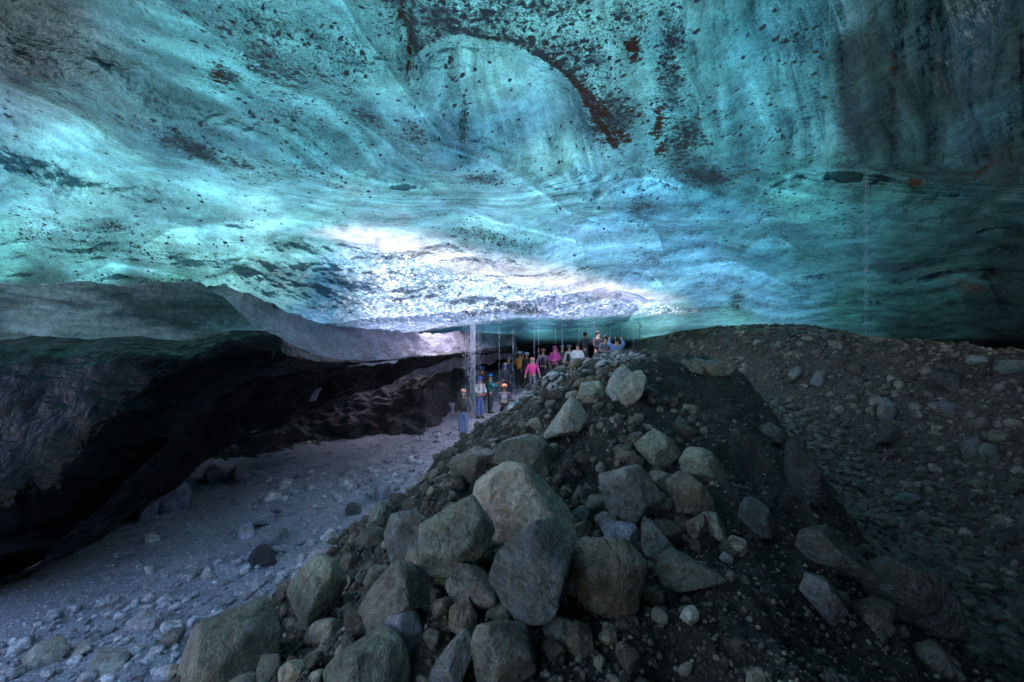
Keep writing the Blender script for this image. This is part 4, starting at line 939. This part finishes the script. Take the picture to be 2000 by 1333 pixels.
def merged(name, idx, label):
    Vs = []; Fs = []; Cs = []; off = 0
    for lod, lo_, hi_ in ((1, 0, 3.2), (2, 3.2, 9), (3, 9, 1e9)):
        sel = idx[(scr[idx] >= lo_) & (scr[idx] < hi_)]
        if not len(sel): continue
        F0 = ICO[lod][1]; var = np.array(VAR[lod]); b = var[sel % 10]                 # (n, v, 3)
        V = np.einsum('nij,nvj->nvi', R[sel], b)+pos[sel][:, None, :]
        n, v = V.shape[:2]
        Vs.append(V.reshape(-1, 3)); Fs.append((F0[None]+(np.arange(n)*v)[:, None, None]+off).reshape(-1, 3)); Cs.append(np.repeat(cols[sel], v, 0)); off += n*v
    me = mesh_np(name, np.vstack(Vs), np.vstack(Fs), [M_PEBBLE]); attr_c(me, 'tint', np.vstack(Cs))
    o = link(name, me); tag(o, label, 'gravel', kind='stuff')
for kk, nm, lb in ((['floor'], 'floor_gravel', 'pale gravel scattered over the silt floor'), (['mound', 'ridge'], 'mound_gravel', 'dark grit and pebbles covering the mound'),
                   (['trench'], 'trench_gravel', 'flat stones filling the trench'), (['bank'], 'bank_gravel', 'stones and pebbles sticking out of the right bank')):
    merged(nm, rest[np.isin(key[rest], kk)], lb)


# ------------------------------------------------------------------ the visitors
def skin_mesh(name, V, E, Rd, root=0, sub=1, mat=None):
    me = bpy.data.meshes.new(name); me.from_pydata(V, E, []); ob = bpy.data.objects.new(name, me); COL.objects.link(ob)
    md = ob.modifiers.new('skin', 'SKIN'); md.use_smooth_shade = True
    for i, r in enumerate(Rd):
        sv = me.skin_vertices[0].data[i]; r = r if isinstance(r, tuple) else (r, r); sv.radius = r; sv.use_root = (i == root)
    ss = ob.modifiers.new('sub', 'SUBSURF'); ss.levels = sub; ss.render_levels = sub
    dg = bpy.context.evaluated_depsgraph_get(); m2 = bpy.data.meshes.new_from_object(ob.evaluated_get(dg)); m2.name = name
    bpy.data.objects.remove(ob); bpy.data.meshes.remove(me)
    if mat: m2.materials.clear(); m2.materials.append(mat)
    m2.polygons.foreach_set('use_smooth', np.ones(len(m2.polygons), bool))
    return m2
def blob_mesh(name, ctr, rad, mat, sub=3, cut=None, p=None):
    D, F = ICO[sub]; V = D*np.array(rad)
    if cut is not None: V[:, 2] = np.maximum(V[:, 2], cut)
    return mesh_np(name, V+np.array(ctr), F, [mat])
_CL = {}
def cloth(c, rough=0.75):
    k = tuple(round(v, 3) for v in c)
    if k not in _CL: _CL[k] = principled('fabric', c, rough, 40, 0.004)
    return _CL[k]
SKIN = principled('skin', (0.45, 0.27, 0.20), 0.55); SHOE = principled('shoe_leather', (0.02, 0.02, 0.022), 0.5); HAIRD = principled('dark_hair', (0.02, 0.014, 0.01), 0.5); HAIRL = principled('fair_hair', (0.30, 0.22, 0.14), 0.5)
POSES = {'down': (((.25, 0, 1.13), (.27, -.05, .88)), ((-.25, 0, 1.13), (-.27, -.05, .88)), 0.0),
         'front': (((.26, -.05, 1.14), (.07, -.27, 1.10)), ((-.26, -.05, 1.14), (-.07, -.27, 1.10)), 0.0),
         'phone': (((.25, -.12, 1.18), (.08, -.30, 1.32)), ((-.25, -.12, 1.18), (-.06, -.30, 1.30)), 0.0),
         'walk': (((.29, .05, 1.15), (.36, -.02, .92)), ((-.29, -.05, 1.15), (-.34, -.12, .93)), 0.14),
         'raise': (((.30, -.10, 1.45), (.24, -.30, 1.66)), ((-.30, -.10, 1.45), (-.24, -.30, 1.66)), 0.0)}
def make_person(label, px, Y, top, pose='down', rot=0.0, hat=None, jacket=(.1, .1, .1), pants=(.05, .05, .06), hgt=1.72, mask=False, hair=None, hood=None, pack=None, print_=False, pouch=None, vest=None, loose=1.0, width=1.0, pattern=None, feet=None):
    x = (px-1000)/FPX*Y; z = float(ground(x, Y))
    root = bpy.data.objects.new('person', None); COL.objects.link(root)
    root.location = (x, Y, z+H-0.01); root.rotation_euler = (0, 0, rot); s = hgt/1.76; root.scale = (s*width, s*width, s)
    tag(root, label, 'person', 'visitors in the cave')
    aL, aR, st = POSES[pose]
    V = [(0,0,.95),(0,.01,1.15),(0,.01,1.36),(0,0,1.47),(0,-.01,1.56),(0,-.015,1.66)]; E = [(0,1),(1,2),(2,3),(3,4),(4,5)]; R = [(.15,.11),(.13,.095),(.15,.10),(.055,.055),(.075,.085),(.082,.095)]
    def add(p, r, par):
        V.append(p); R.append(r); E.append((par, len(V)-1)); return len(V)-1
    joints = {}
    for sd, arm in ((1, aL), (-1, aR)):
        sh = add((sd*.185, .01, 1.41), .06, 2); el = add(arm[0], .045, sh); wr = add(arm[1], .030, el)
        a = Vector(arm[1])-Vector(arm[0]); a.normalize(); pl = Vector(arm[1])+a*.05; pm = add(tuple(pl), (.035, .018), wr)
        side = a.cross(Vector((0, 1, 0.2))).normalized(); bend = a.cross(side).normalized()
        if bend.y > 0: bend = -bend
        for k, ln in enumerate((.060, .072, .066, .052)):
            o1 = pl+side*(k-1.5)*.017+a*.035; q = add(tuple(o1), .0085, pm); q = add(tuple(o1+a*ln*.6+bend*.008), .008, q); add(tuple(o1+a*ln+bend*.028), .0065, q)
        q = add(tuple(pl-side*.035*sd+a*.005+bend*.01), .010, pm); add(tuple(pl-side*.05*sd+a*.04+bend*.025), .008, q)
        hp = add((sd*.09, 0, .90), .085, 0); dy = st*sd
        kn = add((sd*.10, -.02-dy*.5, .50), .060, hp); an = add((sd*.105, .01-dy, .10), .042, kn); add((sd*.115, -.10-dy, .04), (.035, .03), an)
        joints[sd] = ((sd*.185, .01, 1.41), arm[0], arm[1], (sd*.09, 0, .90), (sd*.10, -.02-dy*.5, .50), (sd*.105, .01-dy, .10))
    body = link('body', skin_mesh('body', V, E, R, 0, 1, SKIN), root)
    jm = pattern or cloth(jacket); L = loose
    JV = [(0,0,.90),(0,.005,1.10),(0,.01,1.30),(0,.01,1.42)]; JE = [(0,1),(1,2),(2,3)]; JR = [(.185*L,.14*L),(.17*L,.13*L),(.18*L,.135*L),(.085,.08)]
    for sd in (1, -1):
        sh, el, wr = joints[sd][:3]; n = len(JV)
        w2 = tuple(Vector(el).lerp(Vector(wr), .93)); JV += [sh, el, w2]; JE += [(2, n), (n, n+1), (n+1, n+2)]; JR += [.082, .068*L, .052*L]
    jk = link('jacket', skin_mesh('jacket', JV, JE, JR, 0, 1, jm), root)
    PV = [(0,0,.97),(0,0,.90)]; PE = [(0,1)]; PR = [(.15,.11),(.155,.12)]
    for sd in (1, -1):
        hp, kn, an = joints[sd][3:]; n = len(PV); PV += [hp, kn, an]; PE += [(1, n), (n, n+1), (n+1, n+2)]; PR += [.10*min(L, 1.15), .080*L, .070*L]
    link('trousers', skin_mesh('trousers', PV, PE, PR, 0, 1, cloth(pants)), root)
    for sd in (1, -1):
        an = joints[sd][5]; link('boot', blob_mesh('boot', (an[0]+sd*.01, an[1]-.05, .045), (.052, .14, .05), SHOE, 2, -.04), root)
        ey = link('eye', blob_mesh('eye', (sd*.03, -.108, 1.655), (.009, .006, .006), SHOE, 1), root)
    link('nose', blob_mesh('nose', (0, -.115, 1.625), (.013, .022, .02), SKIN, 1), root); link('mouth', blob_mesh('mouth', (0, -.105, 1.585), (.024, .006, .006), cloth((.25, .07, .06)), 1), root)
    if hat:
        h = link('helmet', blob_mesh('helmet', (0, .0, 1.685), (.122, .142, .105), cloth(hat, .35), 3, -.018), root)
        link('brim', blob_mesh('brim', (0, -.10, 1.672), (.085, .06, .012), cloth(hat, .35), 2), h)
        link('headlamp', blob_mesh('headlamp', (0, -.142, 1.70), (.022, .016, .018), SHOE, 1), h)
    hm = HAIRL if hair == 'fair' else HAIRD
    if hair or not hat:
        link('hair', blob_mesh('hair', (0, .03, 1.64 if hat else 1.67), (.098, .11, .115), hm, 3, None), root)
    if hair == 'fair':
        for sd in (1, -1): link('hair_lock', blob_mesh('hair_lock', (sd*.075, -.06, 1.49), (.03, .04, .14), hm, 2), root)
    if hood: link('hood', blob_mesh('hood', (0, .055, 1.55), (.14, .12, .14), cloth(hood), 3), root)
    if mask: link('face_mask', blob_mesh('face_mask', (0, -.085, 1.60), (.062, .045, .05), cloth((.75, .75, .72)), 2), root)
    if pack:
        b = link('backpack', mesh_np('backpack', *[(v*np.array([.17, .10, .25])+np.array([0, .20, 1.22]) if i == 0 else v) for i, v in enumerate(random_rock(3, 77, 4, 7, .01))], [cloth(pack)]), root)
        for sd in (1, -1): link('strap', skin_mesh('strap', [(sd*.11, .12, 1.44), (sd*.11, -.08, 1.44), (sd*.115, -.145, 1.30), (sd*.14, -.12, 1.10)], [(0, 1), (1, 2), (2, 3)], [.016]*4, 0, 1, cloth(pack)), b)
    if pouch: link('waist_pouch', blob_mesh('waist_pouch', (.02, -.165, 1.0), (.13, .05, .055), cloth(pouch), 2), root)
    if vest: link('vest', skin_mesh('vest', [(0,-.012,.92),(0,-.008,1.12),(0,-.004,1.30),(0,0,1.39)], [(0,1),(1,2),(2,3)], [(.165,.155),(.15,.145),(.15,.15),(.08,.09)], 0, 1, cloth(vest)), root)
    if print_:
        sh = link('shirt_front', blob_mesh('shirt_front', (0, -.085, 1.22), (.12, .065, .22), cloth((.30, .28, .38)), 3), root)
        D, F = ICO[1]
        fr = [(-.085,-.16,1.30),(.085,-.16,1.30),(.085,-.16,1.13),(-.085,-.16,1.13)]
        link('shirt_print', skin_mesh('shirt_print', fr, [(0,1),(1,2),(2,3),(3,0)], [.016]*4, 0, 0, cloth((.55, .6, .65))), root)
        link('shirt_emblem', skin_mesh('shirt_emblem', [(-.04,-.165,1.16),(-.03,-.165,1.24),(.02,-.165,1.27),(.045,-.165,1.22),(.0,-.165,1.19)], [(0,1),(1,2),(2,3),(3,4)], [.014]*5, 0, 0, cloth((.5, .55, .6))), root)
    if pose == 'phone': link('phone', blob_mesh('phone', (0.01, -.35, 1.35), (.075, .008, .04), SHOE, 2), root)
    zt = (667-top)/FPX*Y
    print('PERSON', label[:30], 'ground', round(z, 2), 'wanted', round(zt-hgt, 2))
    return root
PATT = NT('teal_camouflage_fabric'); _p = PATT.n('ShaderNodeBsdfPrincipled'); _v = PATT.n('ShaderNodeTexCoord').outputs['Object']
PATT.l(PATT.ramp(PATT.noise(_v, 9, 2), [(0.44, (0.01, 0.05, 0.06)), (0.5, (0.05, 0.35, 0.38)), (0.6, (0.10, 0.50, 0.50))]), _p.inputs['Base Color']); PATT = PATT.out(_p.outputs[0])
BLUE = (.01, .16, .60); ORG = (.80, .26, .12); WHT = (.55, .60, .66)
VIS = [  # the same list shaped the ground above
 dict(label='person in charcoal jacket, wide light blue trousers and white face mask', px=905, Y=16.8, top=764, pose='down', hat=(.75, .32, .24), jacket=(.075, .065, .07), pants=(.26, .36, .62), mask=True, loose=1.25, hood=(.09, .08, .08)),
 dict(label='person in white jacket, blue helmet and blue jeans with a red backpack', px=937, Y=19, top=737, pose='front', rot=.7, hat=BLUE, jacket=(.50, .60, .60), pants=(.11, .20, .48), pack=(.35, .03, .05), pouch=(.70, .16, .06), hood=(.24, .20, .36), loose=1.05),
 dict(label='person in teal patterned jacket and blue helmet turned to the right', px=957, Y=20, top=735, pose='phone', rot=1.9, hat=BLUE, jacket=(.05, .4, .4), pants=(.05, .06, .08), pattern=PATT, loose=1.1),
 dict(label='person in dark jacket under a blue helmet standing behind the white jacket', px=942, Y=21.6, top=719, pose='down', hat=BLUE, jacket=(.06, .045, .045), hair='dark'),
 dict(label='person with orange helmet and pale print on a grey top', px=985, Y=17.2, top=754, pose='front', hat=ORG, jacket=(.09, .085, .11), pants=(.02, .02, .025), print_=True),
 dict(label='person in navy parka with grey cap among the group in the middle', px=993, Y=21.8, top=698, pose='front', rot=-.4, hat=(.25, .30, .34), jacket=(.03, .055, .13), pants=(.05, .05, .12), hgt=1.82, loose=1.2),
 dict(label='person with a white helmet and blue scarf in front of the navy parka', px=986, Y=21.3, top=709, pose='down', rot=.6, hat=WHT, jacket=(.05, .075, .10), pants=(.03, .03, .05), hgt=1.68, hood=(.02, .12, .42)),
 dict(label='person in orange jacket with back turned', px=1015, Y=22.8, top=686, pose='front', rot=3.0, hat=WHT, jacket=(.70, .30, .06), pants=(.02, .02, .025), hgt=1.82, loose=1.1),
 dict(label='person under a blue helmet half hidden behind the orange jacket', px=1021, Y=23.6, top=685, pose='down', hat=BLUE, jacket=(.03, .03, .04), hgt=1.75),
 dict(label='person in black with a white helmet right of the orange jacket', px=1029, Y=22.6, top=688, pose='down', rot=-.5, hat=WHT, jacket=(.03, .035, .045), hgt=1.74),
 dict(label='person in bright pink jacket and grey trousers walking forward', px=1040, Y=20.9, top=706, pose='walk', hat=(.85, .36, .28), jacket=(.68, .05, .28), pants=(.12, .13, .17), hair='fair', hgt=1.66),
 dict(label='person with lilac sleeves, black vest and orange helmet', px=1061, Y=22.2, top=685, pose='walk', rot=-.3, hat=(.60, .22, .10), jacket=(.26, .20, .28), vest=(.02, .02, .03), pants=(.02, .02, .03), hgt=1.76),
 dict(label='person in magenta coat with hood up', px=1084, Y=21.8, top=674, pose='front', rot=-.4, hat=(.42, .05, .26), hood=(.48, .06, .30), jacket=(.50, .06, .32), pants=(.015, .015, .02), hgt=1.78, loose=1.15),
 dict(label='person in dull grey coat close behind the magenta coat', px=1098, Y=22.6, top=676, pose='down', hat=(.30, .24, .20), jacket=(.10, .10, .10), hgt=1.74),
 dict(label='person in open pale jacket over black', px=1112, Y=21.6, top=675, pose='down', rot=-.7, hat=(.16, .18, .22), jacket=(.45, .55, .52), vest=(.015, .015, .02), hgt=1.72),
 dict(label='person in white hooded jacket with folded arms', px=1128, Y=21, top=669, pose='front', hair='dark', jacket=(.45, .55, .60), pants=(.02, .02, .03), hgt=1.76, loose=1.1),
 dict(label='person in dark blue jacket right of the white hooded jacket', px=1144, Y=21.8, top=673, pose='phone', rot=.9, hair='dark', jacket=(.05, .06, .09), hgt=1.72),
 dict(label='person in black jacket with bare head left of the blue hooded one', px=1168, Y=18.8, top=664, pose='front', rot=.5, hair='dark', jacket=(.035, .035, .045), hgt=1.72),
 dict(label='person in light grey jacket stooping beside the blue hooded one', px=1183, Y=17.5, top=676, pose='front', hair='dark', jacket=(.14, .14, .17), hgt=1.60),
 dict(label='person in light blue hooded top with both arms raised behind the ridge', px=1205, Y=17.0, top=660, pose='raise', rot=3.1, hair='dark', jacket=(.13, .26, .55), pants=(.03, .03, .05), hgt=1.66, loose=1.1),
]
for v in VIS: make_person(**v)


# ------------------------------------------------------------------ meltwater falling from the lip
WT = NT('falling_water'); _tr = WT.n('ShaderNodeBsdfTransparent'); _pb = WT.n('ShaderNodeBsdfPrincipled'); _pb.inputs['Base Color'].default_value = (0.75, 0.82, 1, 1); _pb.inputs['Roughness'].default_value = 0.15; _pb.inputs['IOR'].default_value = 1.33
_tl = WT.n('ShaderNodeBsdfTranslucent'); _tl.inputs[0].default_value = (0.8, 0.87, 1, 1); _m1 = WT.n('ShaderNodeMixShader'); _m1.inputs[0].default_value = 0.5; WT.l(_pb.outputs[0], _m1.inputs[1]); WT.l(_tl.outputs[0], _m1.inputs[2])
_m2 = WT.n('ShaderNodeMixShader'); _m2.inputs[0].default_value = 0.30; WT.l(_tr.outputs[0], _m2.inputs[1]); WT.l(_m1.outputs[0], _m2.inputs[2]); WT = WT.out(_m2.outputs[0])
def thread(x, y, z0, z1, r, rng, gap=0.0, tilt=0.0):
    """a falling thread of water: short tapered pieces, closer together near the top"""
    Vs, Fs = [], []; z = z0; off = 0; K = 6
    while z > z1:
        fall = (z0-z)/max(z0-z1, .1); ln = rng.uniform(.12, .5)*(1-.5*fall); g = gap*rng.uniform(.0, .35)*fall
        n = 5; zz = np.linspace(z, max(z-ln, z1), n); rr = r*np.array([.35, .9, 1, .8, .25])*rng.uniform(.6, 1.1); jx = rng.normal()*.012*fall
        a = np.arange(K)/K*2*math.pi
        ring = np.stack([np.stack([x+jx+tilt*(z0-q)+np.cos(a)*w_, y+jx+np.sin(a)*w_, np.full(K, q)], 1) for q, w_ in zip(zz, rr)])
        Vs.append(ring.reshape(-1, 3)); i = np.arange(n-1)[:, None]*K+np.arange(K)[None, :]; j = np.arange(n-1)[:, None]*K+(np.arange(K)[None, :]+1) % K
        Fs.append(np.stack([i, j, j+K, i+K], -1).reshape(-1, 4)+off); off += n*K; z -= ln+g
    return np.vstack(Vs), np.vstack(Fs)
def water(name, label, threads, group=None):
    Vs, Fs, off = [], [], 0
    for v, f in threads: Vs.append(v); Fs.append(f+off); off += len(v)
    V = np.vstack(Vs); o = V[V[:, 2].argmin()].copy()
    ob = link(name, mesh_np(name, V-o, np.vstack(Fs), [WT])); ob.location = o; tag(ob, label, 'falling water', group)
wr = np.random.default_rng(5)
T_ = []
for k in range(40):
    px = 921+wr.normal()*8 if k > 8 else wr.choice([912, 915, 922, 927, 934]); Yw = 15.0+wr.uniform(-.35, .6); x, y, zt = W(px, 636, Yw); zb = float(ground(x, y))+H
    T_.append(thread(x, y, zt+.05, zb+(wr.uniform(0, 1.2) if k > 12 else 0), wr.uniform(.0035, .0065), wr, 2.8))
water('meltwater_shower', 'dense shower of meltwater falling from the lip left of the visitors', T_)
bpy.data.objects['meltwater_shower']['kind'] = 'stuff'
for px, top, r, tilt, Yw, lb in [(975,640,.006,0,16,'faint thread of meltwater just right of the dense shower'),(1002,640,.005,0,16.5,'faint meltwater thread over the navy parka'),(1043,634,.005,0,16.5,'meltwater thread left of a close pair over the pink jacket'),(1052,634,.005,0,16.7,'meltwater thread right of a close pair over the pink jacket'),
      (1098,632,.010,.012,15.5,'bright slightly slanted jet of meltwater near the magenta coat'),(1131,640,.005,0,17,'faint meltwater thread over the white hooded jacket'),(1139,640,.004,0,17,'faint short meltwater thread right of the white hooded jacket'),(1160,604,.009,0,14.6,'brightest straight meltwater jet falling onto the ridge'),
      (1192,640,.006,0,16,'meltwater thread over the blue hooded top'),(1215,640,.005,0,16,'thin meltwater thread right of the blue hooded top'),(1237,606,.006,0,15.5,'bright meltwater jet at the left end of the right bank'),(1266,622,.006,0,17,'thin meltwater thread over the left end of the right bank'),(850,690,.004,0,16,'very faint meltwater thread in the dark left of the shower'),(1085,640,.004,0,18,'very faint meltwater thread over the magenta coat'),
      (1690,338,.020,0,8.2,'tall pale column of falling drops in front of the right ice wall')]:
    x, y, zt = W(px, top, Yw); zb = float(ground(x, y))+H
    n = 3 if r < .012 else (5 if r < .018 else 9)
    if r > .018: zb = max(zb, W(px, 665, Yw)[2])
    water('meltwater_jet', lb, [thread(x+wr.normal()*(.008 if r < .018 else .03), y, zt, zb, (r*.42 if r < .018 else .0030), wr, 1.6, tilt) for _ in range(n)], 'threads of falling meltwater')


# ------------------------------------------------------------------ light
w = bpy.data.worlds.new('World'); scene.world = w; w.use_nodes = True
nt = w.node_tree; bg = nt.nodes['Background']; sky = nt.nodes.new('ShaderNodeTexSky'); sky.sky_type = 'NISHITA'; sky.sun_disc = False
EL, AZ = math.radians(58), math.radians(-20)      # the sun stands beyond the roof, a little to the left
sky.sun_elevation = EL; sky.sun_rotation = AZ
nt.links.new(sky.outputs[0], bg.inputs[0]); bg.inputs[1].default_value = 0.15
sl = bpy.data.lights.new('sun', 'SUN'); sl.energy = 5.0; sl.angle = math.radians(0.5); sl.color = (1.0, 0.95, 0.9)
so = bpy.data.objects.new('sun', sl); COL.objects.link(so); so.location = (0, 0, 30)
dirv = Vector((math.sin(AZ)*math.cos(EL), math.cos(AZ)*math.cos(EL), math.sin(EL)))
so.rotation_euler = dirv.to_track_quat('Z', 'Y').to_euler()

cam = bpy.data.cameras.new('camera'); cam.lens = 16.0; cam.sensor_width = 36.0; cam.clip_end = 500; cam.clip_start = 0.05
co = bpy.data.objects.new('camera', cam); COL.objects.link(co); co.location = (0, 0, H); co.rotation_euler = (math.radians(90), 0, 0)
scene.camera = co
scene.view_settings.view_transform = 'Standard'; scene.view_settings.look = 'None'; scene.view_settings.exposure = 1.88; scene.view_settings.gamma = 1.0
scene.cycles.max_bounces = 8; scene.cycles.diffuse_bounces = 4
